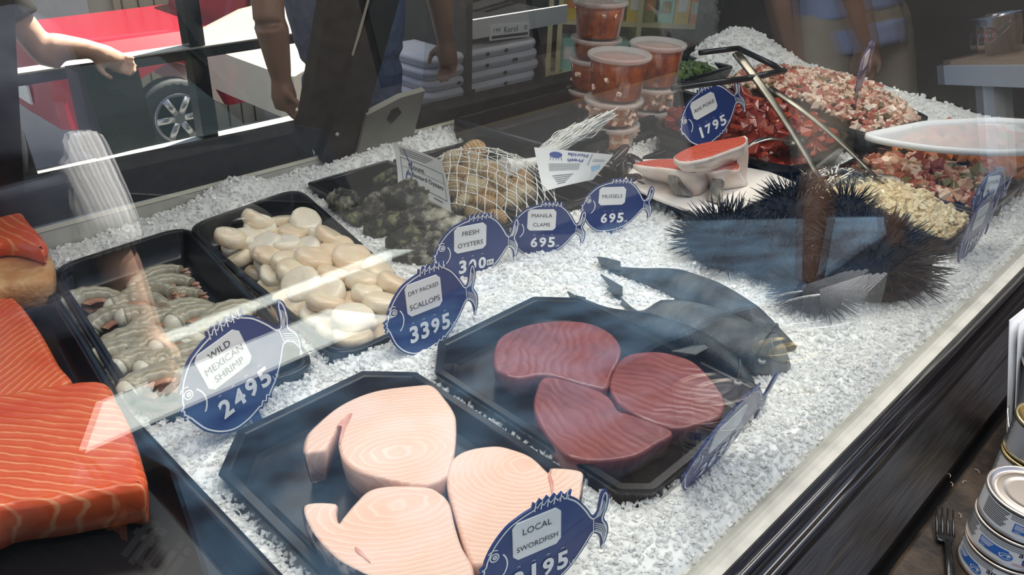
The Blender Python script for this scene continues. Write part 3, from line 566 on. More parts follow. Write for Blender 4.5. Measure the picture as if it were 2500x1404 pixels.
# ------------------------------------------------------------------ shrimp
M['shrimp'] = mat('shrimp_shell', (.30, .28, .20), .28, col2=(.50, .46, .36), scale=50, detail=5, sss=.25, coat=.3, bump=.2)
M['shrimppale'] = mat('shrimp_cut_flesh', (.72, .69, .58), .3, sss=.3)
M['legs'] = mat('shrimp_legs', (.36, .15, .09), .4, col2=(.55, .34, .24), scale=60)
def shrimp_meshes(seed):
    g = np.random.default_rng(seed); n = 26; span = R(105+g.uniform(-15, 20)); Rr = .040; P, rd = [], []
    for i in range(n):
        t = i/(n-1); a = -span/2+span*t; P.append((Rr*math.sin(a), Rr*math.cos(a)-Rr*.6, .012)); rd.append((.0150-.0070*t)*(1+.045*math.cos(t*6*2*np.pi))*(.82 if i == 0 else 1))
    b = mesh('body', *tube(P, rd, 14), M['shrimp'])
    c = mesh('cut_end', *ball(P[0], (.0115, .0135, .0135), 12, 8), M['shrimppale'])
    lg = MB()
    for i in range(3, 20):
        a = -span/2+span*i/(n-1)
        for sgn in (-1, 1):
            p = np.array([(Rr-.013)*math.sin(a), (Rr-.013)*math.cos(a)-Rr*.6, .012+.005*sgn]); q_ = p+np.array([-.009*math.sin(a)+.003, -.009*math.cos(a), .002*sgn]); lg.add(*tube([p, (p+q_)/2+(0, 0, .001), q_], [.0016, .0013, .0005], 5))
    l = mesh('legs', *lg.get(), M['legs'])
    tf = MB(); e = np.array(P[-1]); tdir = _n(e-np.array(P[-3]))
    for k in (-1, 0, 1):
        d = _n(tdir+np.array([-.0, 0, .5*k])); tf.add(*tube([e, e+d*.008, e+d*.016], [.003, .0045, .001], 8, .35))
    t = mesh('tail', *tf.get(), M['legs']); return b, c, l, t
SM = [shrimp_meshes(k) for k in range(3)]
spx = [(385, 655, 12, 0), (402, 686, 14, 0.004), (430, 712, 20, 0.004), (462, 738, 24, 0), (228, 712, 20, 0), (288, 765, 36, 0.006), (345, 742, 60, 0.01), (360, 775, 70, 0.008), (372, 715, 40, 0.012), (405, 778, 24, 0.006), (330, 818, 30, 0.004), (318, 850, 40, 0.002), (400, 828, 35, 0.008), (455, 830, 20, 0.008), (520, 812, 15, 0), (575, 762, 30, 0.01), (545, 790, 12, 0.008), (490, 770, 18, 0.008), (360, 870, 35, 0.004), (420, 865, 15, 0.002), (480, 858, 25, 0.004), (445, 905, 40, 0.006), (400, 935, 30, 0.012)]
for i, (x, y, a, dz) in enumerate(spx):
    p = at(x, y+12, .0); o = thing('shrimp', 'grey raw headless shrimp with brown legs, piled in the shrimp tray', 'shrimp', (p[0], p[1], -.026+dz+.004), 'shrimp in the tray')
    for nm, me in zip(('body', 'cut_end', 'legs', 'tail'), SM[i % 3]):
        c = bpy.data.objects.new(nm, me); COL.objects.link(c); c.parent = o
    o.rotation_euler = (R(random.uniform(-14, 14))+.25, R(random.uniform(-12, 12)), R(-a+random.uniform(-8, 8)+5)); o.scale = [1.12*random.uniform(.92, 1.1)]*3

# ------------------------------------------------------------------ oysters
M['oyster'] = [mat('oyster_shell_%d' % k, c, .5, col2=d, scale=38, detail=9, bump=1.0, bscale=95, contrast=(.46, .72)) for k, (c, d) in enumerate((((.020, .018, .012), (.46, .44, .33)), ((.016, .016, .010), (.34, .34, .16)), ((.030, .027, .020), (.58, .55, .45))))]
def oyster_mesh(seed):
    V, F = ball((0, 0, 0), (.052, .032, .020), 44, 28); V = V.copy(); x = V[:, 0]/.052; V[:, 1] *= 1+.28*x; V[:, 2] *= 1-.18*x
    r = np.sqrt((V[:, 0]/.052)**2+(V[:, 1]/.034)**2); V[:, 2] += .0022*np.sin(r*26+seed)*np.sign(V[:, 2]); V = jitter_mesh(V, .0026, 60, seed); V = jitter_mesh(V, .0012, 190, seed+9)
    return mesh('oyster', V, F, M['oyster'][seed % 3], True)
OM = [oyster_mesh(k) for k in range(5)]
opx = [(840, 482, .016, 70, 1.05, 'rough grey oyster lying lengthwise at the left end of its tray'), (938, 436, .03, -80, .85, 'small upright oyster leaning behind the others at the back of the tray'), (925, 490, .014, 20, 1.05, 'flat dark oyster in the middle of the tray, left of the biggest'), (1005, 470, .035, -12, 1.3, 'biggest dark oyster with white flecks, under the oyster tag'),
    (950, 535, .008, -25, 1.0, 'olive oyster low in front of the flat dark one'), (1030, 528, .016, -30, 1.15, 'yellow green oyster in front of the biggest one'), (1005, 580, .008, -35, 1.05, 'dark oyster half lost in the shade at the front of the tray'), (1075, 545, .012, -40, 1.0, 'mossy oyster beside the lower end of the paper tag'), (1060, 592, .006, -40, 1.1, 'oyster right behind the FRESH OYSTERS sign'), (870, 515, .0, 55, .9, 'low oyster tucked against the left wall of the tray'), (1020, 610, .0, -30, .95, 'lowest oyster at the front corner of its tray')]
for i, (x, y, z, a, s, lb) in enumerate(opx):
    p = at(x, y, z+.01); o = bpy.data.objects.new('oyster', OM[i % 5]); COL.objects.link(o); o.location = (p[0], p[1], z); o.rotation_euler = (R(random.uniform(-20, 20)), R(random.uniform(-18, 18)) if i != 1 else R(-55), R(a)); o.scale = (s*.86, s*.86, s)
    props(o, lb, 'oyster', 'oysters in the tray')

# ------------------------------------------------------------------ clams in a net bag, mussels
M['clam'] = [wave_mat('clam_shell_%d' % k, c, d, 's', 60, 2.5, .38, 'RINGS', (-.03, 0, .0), (0, 0, 0), (1, 1, 1), (.3, .9), c3=e, nsc=30, sss=.0, bump=.5) for k, (c, d, e) in enumerate((((.36, .20, .07), (.52, .36, .18), (.22, .12, .04)), ((.44, .34, .19), (.60, .50, .33), (.30, .2, .09)), ((.30, .19, .08), (.48, .37, .20), (.18, .10, .04))))]
def clam_mesh(k):
    V, F = ball((0, 0, 0), (.026, .022, .015), 30, 18); V = V.copy(); x = V[:, 0]/.026; V[:, 1] *= 1+.12*x; V[:, 2] *= 1.05-.2*x
    d = np.sqrt((V[:, 0]+.03)**2+V[:, 1]**2); V[:, 2] *= 1+.03*np.sin(d*900); return mesh('clam', V, F, M['clam'][k % 3])
CM = [clam_mesh(k) for k in range(3)]
cpx = [(1330, 112, .07), (1190, 165, .055), (1170, 235, .05), (1262, 262, .052), (1330, 350, .045), (1190, 350, .035), (1412, 468, .03), (1250, 478, .02), (1540, 335, .052), (1680, 318, .05), (1700, 412, .035), (1562, 492, .02), (1480, 262, .06), (1410, 240, .06), (1360, 562, .008), (1510, 595, .006), (1625, 425, .035), (1450, 560, .006), (1100, 250, .02), (1590, 270, .05), (1345, 200, .06), (1640, 480, .016), (1420, 390, .035), (1280, 410, .03), (1480, 420, .03)]
for i, (x, y, z) in enumerate(cpx):
    p = at(700+x*.342, 320+y*.342, z); o = bpy.data.objects.new('clam', CM[i % 3]); COL.objects.link(o); o.location = (p[0], p[1], p[2]-.012); s = random.uniform(.95, 1.2); o.scale = (s,)*3
    o.rotation_euler = (R(random.uniform(15, 60)), R(random.uniform(-35, 35)), R(random.uniform(0, 360))); props(o, 'round brown ridged clam inside the white net bag', 'clam', 'clams in the net bag')
M['net'] = mat('white_net', (.78, .78, .74), .35)
A0, A1, A2 = at(1060, 400, .045), at(1300, 480, .02), at(1180, 340, .09)
nb_ = MB(); cc = at(1190, 450, .03); ux = np.array([.9, -.25]); ux /= np.linalg.norm(ux); uy = np.array([.25, .9]); uy /= np.linalg.norm(uy)
def netp(i, j):
    a, b = i*.020+(.010 if j % 2 else 0), j*.0175; p = cc[:2]+ux*a+uy*b; r = (a/.125)**2+(b/.165)**2
    return np.array([p[0]+.002*math.sin(i*3+j), p[1]+.002*math.cos(i*2-j*2), .002+.082*max(0, 1-r)**.5+.003*math.sin(i*1.7+j*2.3)*max(0, 1-r)]), r
for j in range(-16, 17):
    for i in range(-12, 13):
        p, r = netp(i, j)
        if r > 1.0: continue
        for di in ((0, -1) if j % 2 == 0 else (0, 1)):
            q_, r2 = netp(i+di, j+1)
            if r2 < 1.05: nb_.add(*tube([p, (p+q_)/2+(0, 0, .0006), q_], .00085, 5))
        nb_.add(*ball(p, .0022, 6, 4))
net = thing('net_bag', 'white mesh net bag full of clams with a gathered silvery end', 'net bag', (cc[0], cc[1], -.01))
part(net, 'mesh_net', *nb_.get(), M['net'])
gb = MB(); g0, g1 = at(1335, 372, .075), at(1445, 300, .115); g = np.random.default_rng(2)
for k in range(150):
    w = g.uniform(-1, 1); h = g.uniform(-.5, .5); e = g1+np.array([.035*w, -.03*w, .022*h+.03*w*.6])*1.0+(g1-g0)*g.uniform(-.2, .12); s = g0+np.array([.012*w, -.012*w, .010*h])
    mid = (s+e)/2+g.normal(0, .004, 3); gb.add(*tube(spline([s, s*.75+e*.25+g.normal(0, .003, 3), mid, e*.75+s*.25+g.normal(0, .004, 3), e], 3, False), .0011, 4))
gb.add(*tube([at(1345, 368, .07), at(1318, 392, .06), at(1270, 405, .06), at(1230, 410, .065)], [.010, .008, .012, .02], 10)); part(net, 'gathered_end', *gb.get(), M['net'], label='crinkled gathered end of the net')
M['mussel'] = mat('mussel_shell', (.012, .010, .012), .25, col2=(.10, .055, .04), scale=26, coat=.3, contrast=(.45, .7))
V, F = ball((0, 0, 0), (.034, .016, .011), 24, 14); V = V.copy(); V[:, 1] *= 1+.45*V[:, 0]/.034; mm = mesh('mussel', V, F, M['mussel'])
for i in range(34):
    u, v = random.uniform(1.20, 1.32), random.uniform(.83, .99); o = bpy.data.objects.new('mussel', mm); COL.objects.link(o); o.location = (u, v, random.uniform(-.008, .03)); o.rotation_euler = [R(random.uniform(-40, 40)), R(random.uniform(-40, 40)), random.uniform(0, 6.28)]
    props(o, 'dark mussel heaped in the tray behind the mussels sign', 'mussel', 'mussels in the tray')

# ------------------------------------------------------------------ paper tags
def sheet(name, label, cat, quad, zs, bend, n=10, th=.0008, m=None, group=None):
    """curved paper: quad of pixels (top-left, top-right, bottom-right, bottom-left) with heights"""
    Q = [at(*p, z) for p, z in zip(quad, zs)]; V = []
    nr = _n(np.cross(Q[1]-Q[0], Q[3]-Q[0]))
    f = lambda u, v: (Q[0]*(1-u)+Q[1]*u)*(1-v)+(Q[3]*(1-u)+Q[2]*u)*v+nr*(bend[0]*math.sin(u*math.pi)+bend[1]*math.sin(v*math.pi)+bend[2]*u*u*v)
    for s in (0, 1):
        for i in range(n+1):
            for j in range(n+1): V.append(f(i/n, j/n)-nr*th*s)
    F = []; k = (n+1)**2
    for i in range(n):
        for j in range(n):
            a = i*(n+1)+j; q4 = (a, a+1, a+n+2, a+n+1); F.append(q4); F.append(tuple(x+k for x in q4[::-1]))
    o = thing(name, label, cat, (Q[3]+Q[2])/2, group); part(o, 'sheet', V, F, m or M['paper'])
    return o, f, nr
def onsheet(o, f, nr, items, name, m, eps=.0009, sgn=None):
    b = MB()
    for V, F in items:                                   # V in sheet coordinates (u right, v down)
        W = np.array([f(u, v) for u, v in V]); s = 1 if (CAMP-W[0])@nr > 0 else -1
        off = eps if s > 0 else -.0008-eps; b.add(W+nr*off, F)
    return part(o, name, *b.get(), m, False)
def tx(s, w, h, c, flipx=False, rot180=False, asp=1.0):
    V, F = text(s, w, h*asp, (0, 0), .022); V = V.copy(); V[:, 1] /= asp
    if rot180: V = -V
    return np.column_stack([c[0]+V[:, 0], c[1]-V[:, 1]]), F
def bar(u0, v0, u1, v1, n=6):
    us = np.linspace(u0, u1, n); V = [(u, v0) for u in us]+[(u, v1) for u in us]; return np.array(V), [(i, i+1, n+i+1, n+i) for i in range(n-1)]
def boxl(u0, v0, u1, v1, w): return [bar(u0, v0, u1, v0+w), bar(u0, v1-w, u1, v1), bar(u0, v0, u0+w*.7, v1, 2), bar(u1-w*.7, v0, u1, v1, 2)]
o, f, nr = sheet('paper_tag', 'curled white paper tag standing among the oysters, printed with black text', 'tag', [(958, 347), (1078, 392), (1112, 518), (972, 455)], (.115, .115, .03, .045), (.004, .004, -.01))
onsheet(o, f, nr, [tx('Count', .30, .13, (.38, .41), asp=.75), tx('at Bastard Oysters', .72, .14, (.53, .60), asp=.75)]+boxl(.10, .28, .95, .82, .012)+[bar(.12, .06+.045*k, .80-.06*k, .075+.045*k) for k in range(4)]+[bar(.10, .48, .92, .487), bar(.66, .88, .84, .90)], 'printed_text', M['ink'])
onsheet(o, f, nr, [strip2d(spline([(.20, .06), (.25, .30), (.28, .42), (.31, .30), (.27, .48), (.30, .56)], 4, False), .022), strip2d(spline([(.22, .52), (.16, .70), (.20, .90), (.26, .72), (.24, .58)], 4, False), .022)], 'blue_pen_mark', M['blueink'])
o, f, nr = sheet('paper_tag', 'white paper tag printed in blue and hung upside down on the net bag', 'tag', [(1304, 360), (1498, 378), (1452, 432), (1326, 468)], (.11, .10, .06, .045), (.0, .003, .02))
o2 = onsheet(o, f, nr, [tx('Florida', .27, .17, (.56, .11), rot180=True, asp=.8), tx('Fresh', .22, .16, (.54, .27), rot180=True, asp=.8), bar(.735, .04, .742, .42, 2)], 'blue_lettering', M['blueink'])
onsheet(o, f, nr, [(arc((.27, .14), .085, 0, 360, 20, .9), [tuple(range(20))])]+[strip2d(np.array([(.20+.035*k, .20), (.19+.04*k, .28)]), .008) for k in range(5)], 'shell_emblem', M['blueink'])
onsheet(o, f, nr, [bar(.16, .36+.022*k, .62, .368+.022*k) for k in range(9)]+[bar(.20+.02*k, .66+.055*k, .55-.03*k, .685+.055*k) for k in range(5)]+[bar(.78, .22+.05*k, .95, .235+.05*k) for k in range(2)], 'small_print', M['greyink'])
P = np.array([(.80, .46), (.92, .40), (.97, .52), (.86, .66)]); onsheet(o, f, nr, [(P, [(0, 1, 2, 3)])], 'light_blue_print', mat('light_blue_ink', (.35, .58, .80), .6))
p = at(1308, 418, .075); part(o, 'metal_eyelet', *ball(p, .004, 10, 6), M['steel'])

# ------------------------------------------------------------------ deli cups
M['clear'] = glass_mat('clear_plastic', .06, (.93, .93, .92), gain=1.0, rough=.05)
M['lid'] = mat('cloudy_plastic_lid', (.75, .72, .70), .25, alpha=.42, spec=.6)
M['soup'] = mat('red_orange_sauce', (.48, .095, .012), .35, col2=(.24, .030, .006), scale=46, bump=.2, sss=.1, contrast=(.40, .66))
M['ceviche'] = mat('ceviche_mix', (.62, .22, .10), .35, col2=(.80, .62, .42), scale=60, bump=.6, contrast=(.46, .56), detail=2)
M['fleck'] = mat('pale_fleck', (.82, .55, .42), .4)
M['greenfleck'] = mat('green_herb', (.10, .16, .05), .5)
def cup(x, y, z, r, h, fill, label, seed):
    g = np.random.default_rng(seed); o = thing('deli_cup', label, 'deli cup', (x, y, z), 'stacked deli cups'); rb = r*.80; ri = r*.955
    prof = [(rb, 0), (rb+.001, .001)]+[(rb+(ri-rb)*t, h*t) for t in np.linspace(.05, 1, 5)]
    part(o, 'cup_wall', *lathe(prof, (x, y, z), 40, True, False), M['clear'])
    k = .985; fl = .9*h; V, F = lathe([(rb*k-.001, .0025), (rb*k, .004)]+[((rb+(ri-rb)*t*.9)*k, h*t*.9) for t in np.linspace(.1, 1, 4)]+[(rb*.5, fl+.002)], (x, y, z), 36); part(o, 'filling', V, F, M[fill], label='orange red soup' if fill == 'soup' else 'chopped seafood and tomato')
    b = MB()
    for i in range(26 if fill != 'soup' else 4):
        a = g.uniform(0, 6.28); t = g.uniform(.1, .9); rr = (rb+(ri-rb)*t)*k; V, F = crystals(np.array([[x+rr*math.cos(a), y+rr*math.sin(a), z+h*t*.9]]), np.array([.0085 if fill != 'soup' else .0075]), (.3, 1), int(g.integers(1e6))); b.add(V, F)
    V, F = b.get(); part(o, 'pieces', V, F, M['fleck'], False)
    lp = [(ri-.004, h-.006), (r, h-.007), (r+.003, h-.004), (r+.003, h+.002), (r, h+.004), (r-.004, h+.003), (r-.010, h+.001), (r*.5, h+.0015)]
    part(o, 'lid', *lathe(lp, (x, y, z), 40, False, True), M['lid']); return o
zc = .0
def stack(px_, zb, sp, who):
    p = at(*px_, zb); z = zb; 
    for i, (r, h, f_, dx) in enumerate(sp):
        cup(p[0]+dx, p[1], z, r, h, f_, who[i], hash(who[i]) % 1000 if False else int(abs(p[0])*1000)+i*7); z += h+.0045
stack((1488, 352), .0, [(.060, .048, 'ceviche', 0), (.062, .050, 'ceviche', .0), (.066, .090, 'soup', .006)], ['bottom cup of the front stack, packed with ceviche', 'middle cup of the front stack, packed with ceviche', 'tall cup of orange soup on top of the front stack'])
stack((1578, 312), .0, [(.058, .048, 'ceviche', 0), (.058, .048, 'ceviche', .004), (.062, .090, 'soup', .008)], ['bottom cup of the stack at the right rear', 'middle cup of the stack at the right rear', 'tall cup of orange soup on top of the right rear stack'])
stack((1440, 262), .0, [(.060, .046, 'soup', 0), (.060, .072, 'soup', 0), (.060, .044, 'soup', .004), (.064, .082, 'soup', .008)], ['lowest soup cup of the left rear stack', 'second soup cup from the bottom of the left rear stack', 'third soup cup of the left rear stack, under the top one', 'topmost soup cup of the tallest left rear stack'])
b = MB()
# green salad tray behind the sign
M['greens'] = mat('chopped_greens', (.05, .10, .02), .5, col2=(.16, .22, .06), scale=50, bump=.8)

# ------------------------------------------------------------------ white board with salmon collars
M['board'] = mat('white_board', (.86, .80, .74), .5)
P = roundpoly(pxs([(1950, 447), (1880, 418), (1700, 385), (1560, 388), (1520, 440), (1600, 480), (1742, 532)], .034), .012, 4)
V, F = slab(P, .026, .034, .003, .0); solo('white_board', 'white board in front of the red tuna cubes carrying the salmon collars', 'board', V, F, M['board'], True)
M['collarskin'] = mat('pale_collar_skin', (.74, .56, .46), .35, col2=(.84, .76, .70), scale=26, coat=.2)
M['collarmeat'] = wave_mat('collar_meat', (.40, .035, .014), (.60, .17, .10), 'b', 36, 3, .5, 'BANDS', (0, 0, 0), (R(90), 0, R(20)), (1, 1, 1), (.75, 1), sss=.2, bump=.2)
M['finfan'] = mat('grey_fan_fin', (.10, .088, .07), .45, col2=(.30, .27, .22), scale=40, stretch=(8, 1, 1))
def collar(label, topP, zt, skinP, zb, fin=None, extra=None):
    """an upright curved slab: meat faces up, pale skin faces the viewer"""
    P = ccw(spline(pxs(topP, zt), 5)); c = P.mean(0); o = thing('salmon_collar', label, 'fish collar', (c[0], c[1], .035), 'salmon collars on the board')
    part(o, 'meat', *slab(P, zt-.012, zt, .003, .001), M['collarmeat'])
    n = len(P); lo = ccw(spline(pxs(skinP, zb), 5)); m2 = len(lo); idx = np.linspace(0, m2, n, endpoint=False).astype(int); s = int(np.argmin(((lo-P[0])**2).sum(1))); lo = np.roll(lo, -s, 0)[idx]
    L = [z3(lo, zb), z3(lo*.65+P*.35, zb*.65+zt*.3), z3(inset(P, -.001), zt-.010), z3(inset(P, -.0012), zt-.003), z3(inset(P, .0016), zt-.001)]
    part(o, 'skin', *rings(L, True, False), M['collarskin'], label='pale pink white skin')
    if fin is not None:
        A = [np.array(at(x, y, z)) for x, y, z in fin[0]]; B = [np.array(at(x, y, z)) for x, y, z in fin[1]]; V = []; F = []; nr_, nc = len(A)*3, 12
        A = spline(np.array(A), 6, False); B = spline(np.array(B), 6, False); nr_ = len(A)
        for s in (0, 1):
            for i in range(nr_):
                for j in range(nc+1):
                    t = j/nc; p = A[i]*(1-t)+B[i]*t; p = p+np.array([-.15, -.9, .3])*(.004*math.sin(t*math.pi)+.0012*(j % 2)+.0006-.002*s); V.append(p)
        k = nr_*(nc+1)
        for i in range(nr_-1):
            for j in range(nc):
                a = i*(nc+1)+j; q4 = (a, a+1, a+nc+2, a+nc+1); F += [q4, tuple(x+k for x in q4[::-1])]
        part(o, 'fin', V, F, M['finfan'], False, label='grey ribbed fin')
    return o
collar('salmon collar at the left of the board with a folded grey fin', [(1548, 398), (1600, 388), (1680, 385), (1748, 372), (1755, 384), (1712, 412), (1690, 420), (1640, 410), (1590, 405)], .085, [(1570, 425), (1640, 428), (1700, 425), (1735, 440), (1718, 470), (1690, 476), (1640, 452), (1590, 440)], .036,
       fin=([(1632, 428, .07), (1634, 450, .055), (1650, 475, .04)], [(1668, 432, .07), (1680, 455, .05), (1692, 480, .036)]))
collar('tall salmon collar behind the others, leaning with a white end', [(1648, 378), (1700, 352), (1760, 340), (1812, 332), (1822, 340), (1812, 352), (1770, 368), (1720, 385), (1668, 392)], .125, [(1660, 420), (1720, 418), (1780, 400), (1812, 395), (1826, 405), (1800, 420), (1760, 430), (1700, 436)], .04)
collar('small salmon collar at the right of the board with a fan fin hanging down', [(1725, 405), (1760, 400), (1795, 395), (1806, 402), (1800, 412), (1770, 412), (1740, 416)], .082, [(1722, 446), (1770, 446), (1810, 436), (1826, 450), (1800, 458), (1760, 462), (1730, 456)], .036,
       fin=([(1744, 424, .07), (1735, 455, .055), (1726, 490, .036)], [(1766, 420, .07), (1768, 450, .05), (1756, 500, .036)]))
P = [(1822, 336), (1800, 352), (1792, 372)]
A = [(1790, 345, .12), (1826, 338, .125), (1828, 380, .09), (1822, 448, .037), (1778, 450, .037), (1800, 400, .08)]
V = [at(x, y, z) for x, y, z in A]; back = [v+np.array([.01, .012, 0]) for v in V]; n = 6
solo('salmon_collar', 'upright white belly flap standing at the right end of the collars', 'fish collar', np.array(V+back), [tuple(range(n)), tuple(range(2*n-1, n-1, -1))]+[((i+1) % n, i, n+i, n+(i+1) % n) for i in range(n)], M['collarskin'], False, 'salmon collars on the board')

# ------------------------------------------------------------------ prepared salads: heaps of cut pieces
pal = lambda *cs: [mat('salad_%d_%d' % (len(bpy.data.materials), i), c, .3, coat=.25, sss=.1) for i, c in enumerate(cs)]
def heap(name, label, cat, P, z0, hgt, n, size, mats, w, seed, base, kind='stuff', cubes=(.7, 1.0), peak=None):
    g = np.random.default_rng(seed); P = ccw(np.asarray(P, float)); c = P.mean(0); pk = np.array(peak) if peak is not None else c
    o_b = MB(); mi = []
    def zz(p):
        d = np.min(np.linalg.norm(P-p, axis=1)); r = np.linalg.norm(p-pk); return z0+hgt*max(0, 1-(r/ (np.linalg.norm(P-pk, axis=1).max()*1.02))**2)**.7
    L = []
    for t in np.linspace(0, 1, 9):
        Q = P*(1-t)+pk*t; L.append(np.array([(x, y, zz(np.array([x, y]))-size*.5) for x, y in Q]))
    V, F = rings(L, False, True); o_b.add(V, F); mi += [0]*len(F)
    pts = []
    lo, hi = P.min(0), P.max(0)
    while len(pts) < n:
        p = g.uniform(lo, hi)
        if inpoly(p[0], p[1], P): pts.append((p[0], p[1], zz(p)+g.uniform(-.3, .6)*size))
    pts = np.array(pts); sz = size*g.uniform(.55, 1.25, n); V, F = crystals(pts, sz, cubes, seed); o_b.add(V, F); pick = g.choice(len(mats), n, p=np.array(w)/sum(w)); mi += list(np.repeat(pick+1, 6))
    V, F = o_b.get(); o = solo(name, label, cat, V, F, base, False, kind=kind)
    for m in mats: o.data.materials.append(m)
    o.data.polygons.foreach_set('material_index', [int(i) for i in mi]); 
    md = o.modifiers.new('soften', 'BEVEL'); md.width = size*.18; md.segments = 1; md.limit_method = 'ANGLE'
    return o
dark = mat('salad_sauce', (.06, .018, .010), .4); darkr = mat('red_sauce', (.20, .022, .008), .2, coat=.4)
heap('red_tuna_poke', 'glossy red tuna cubes in chili sauce in the eight-sided tray', 'poke', [(1.48, .70), (1.525, .655), (1.745, .685), (1.77, .72), (1.765, .96), (1.52, .98), (1.49, .95)], .012, .075, 210, .0150, pal((.24, .020, .008), (.32, .040, .012), (.15, .014, .007)), (5, 3, 2), 5, darkr, peak=(1.63, .86))
heap('chopped_octopus_salad', 'big mound of finely chopped octopus and red pepper at the back right', 'salad', [(1.82, .635), (1.93, .612), (2.035, .62), (2.15, .805), (2.14, 1.045), (2.07, 1.08), (1.83, 1.04)], .02, .075, 1500, .0080, pal((.72, .50, .38), (.42, .10, .07), (.16, .12, .05), (.80, .66, .54), (.50, .22, .14)), (5, 3, 1.4, 3, 2), 6, dark, peak=(1.97, .88))
heap('tuna_salad', 'smooth heap of pale cream tuna salad in its pan', 'salad', [(1.42, .34), (1.56, .34), (1.56, .60), (1.42, .60)], .0, .05, 900, .007, pal((.70, .58, .36), (.64, .50, .30), (.74, .64, .42), (.42, .36, .20)), (5, 3, 4, .15), 7, mat('tuna_salad_base', (.68, .56, .35), .55, bump=.8, bscale=150), cubes=(.8, 1))
heap('seafood_ceviche', 'ceviche of shrimp, octopus and tomato in the pan beside the tuna salad', 'salad', [(1.60, .345), (1.785, .345), (1.785, .605), (1.60, .605)], -.004, .045, 330, .012, pal((.72, .45, .30), (.36, .075, .04), (.16, .16, .05), (.80, .62, .46), (.5, .2, .10)), (4, 3, 1.4, 2.5, 2), 8, dark)
heap('salmon_poke', 'orange salmon cubes in the narrow pan right of the ceviche', 'poke', [(1.825, .345), (1.915, .345), (1.915, .605), (1.825, .605)], .0, .045, 130, .016, pal((.68, .22, .07), (.76, .34, .14), (.52, .15, .05), (.14, .15, .05)), (5, 4, 2, .6), 9, dark)
heap('mixed_seafood_poke', 'salmon and octopus mix in the pan cut by the right frame edge', 'poke', [(1.945, .345), (2.06, .345), (2.06, .605), (1.945, .605)], .0, .05, 150, .015, pal((.62, .17, .07), (.58, .30, .17), (.40, .08, .04), (.16, .15, .06)), (5, 3, 2, 1), 10, dark)
heap('green_salad', 'chopped green salad in the dark tray behind the ahi poke sign', 'salad', [(1.86, 1.18), (2.06, 1.18), (2.06, 1.28), (1.86, 1.28)], .03, .02, 260, .010, pal((.06, .12, .02), (.12, .20, .05), (.04, .07, .02)), (3, 2, 2), 11, M['greens'])
T['green'] = tray('black tray of green salad behind the ahi poke sign', [(1.83, 1.15), (2.09, 1.15), (2.09, 1.31), (1.83, 1.31)], .02, 5, zr=.055, depth=.045)

# ------------------------------------------------------------------ serving tools
M['tool'] = mat('dull_spoon_steel', (.26, .24, .20), .35, 1, col2=(.14, .13, .11), scale=20)
def ladle(label, p0, p1, w=.007, bowl=True, curve=.01):
    A, B = np.array(at(*p0[:2], p0[2])), np.array(at(*p1[:2], p1[2])); d = B-A; o = thing('serving_spoon', label, 'spoon', (B[0], B[1], B[2]), 'long serving spoons')
    P = np.array([A+d*t+np.array([0, 0, curve*math.sin(math.pi*t)]) for t in np.linspace(0, 1, 12)]); part(o, 'handle', *tube(P, np.linspace(w*1.25, w*.7, 12), 10, .4), M['tool'])
    e = _n(d*np.array([1, 1, .25])); 
    if bowl:
        L = []; s = np.cross(e, (0, 0, 1)); s /= np.linalg.norm(s)
        for t in np.linspace(0, 1, 9):
            ww = .026*math.sin(math.pi*min(.98, .08+.92*t))**.7; a = np.linspace(math.pi, 2*math.pi, 9)
            L.append(np.array([B+e*.075*t+s*ww*math.cos(q)+np.array([0, 0, 1])*(ww*.45*math.sin(q)+.004) for q in a]))
        inner = [l*1.0+np.array([0, 0, .0015]) for l in L]; b = MB(); b.add(*rings(L, False, False, False)); V, F = rings(inner, False, False, False); b.add(V, [f_[::-1] for f_ in F]); part(o, 'bowl', *b.get(), M['tool'])
    return o
o = ladle('long steel spoon handle running from the tray handle to the tuna salad', (1798, 130, .235), (2008, 448, .045), .0105)
p = at(1876, 188, .19); part(o, 'hang_hole', *ball(p+np.array([0, 0, .005]), (.004, .004, .002), 10, 6), M['ink'])
o = ladle('second long steel spoon handle, right of the first, ending by the ceviche', (1880, 215, .17), (2138, 432, .055), .009)
p = at(1935, 280, .14); part(o, 'hang_hole', *ball(p+np.array([0, 0, .004]), (.004, .004, .002), 10, 6), M['ink'])
A = [at(1926, 345, .085), at(1880, 338, .10), at(1845, 346, .095), at(1818, 362, .08), at(1806, 372, .07)]
o = thing('serving_spoon', 'short silver spoon with a curved handle lying on the red tuna cubes', 'spoon', A[0], 'long serving spoons'); part(o, 'handle', *tube(spline(np.array(A), 5, False), .0085, 10, .3), mat('bright_spoon_steel', (.62, .58, .52), .22, 1)); part(o, 'bowl', *ball(A[0]+np.array([.03, 0, -.006]), (.034, .024, .010), 16, 8), M['tool'])
A = [at(1802, 118, .20), at(1915, 172, .20), at(1822, 192, .20), at(1640, 215, .19)]; b = MB(); b.add(*tube([A[0], A[0]*.5+A[1]*.5, A[1]], .006, 10)); b.add(*tube([A[1], A[1]*.5+A[2]*.5, A[2]], .006, 10)); b.add(*tube([A[2], A[2]*.5+A[3]*.5, A[3]], .006, 10)); b.add(*ball(A[1], .0062, 10, 6)); b.add(*tube([A[0], A[0]+(A[3]-A[2])*.3, A[0]+(A[3]-A[2])*.6], .006, 10))
o = solo('wire_loop', 'black pointed wire loop sticking up in front of the ice mound', 'handle', *b.get(), M['black'])
P = pxs([(2096, 333), (2180, 352), (2300, 368), (2420, 376), (2560, 372), (2560, 300), (2420, 292), (2260, 300)], .115); P = roundpoly(P, .03, 4)
M['cloudy'] = mat('cloudy_reflection', (.86, .87, .9), .3, alpha=.62)  # pale reflection in the glass, modelled as a cloudy sheet
Q = ccw(P); L = [z3(inset(Q, .004), .108), z3(Q, .110), z3(Q, .121), z3(inset(Q, .006), .121), z3(inset(Q, .010), .114)]
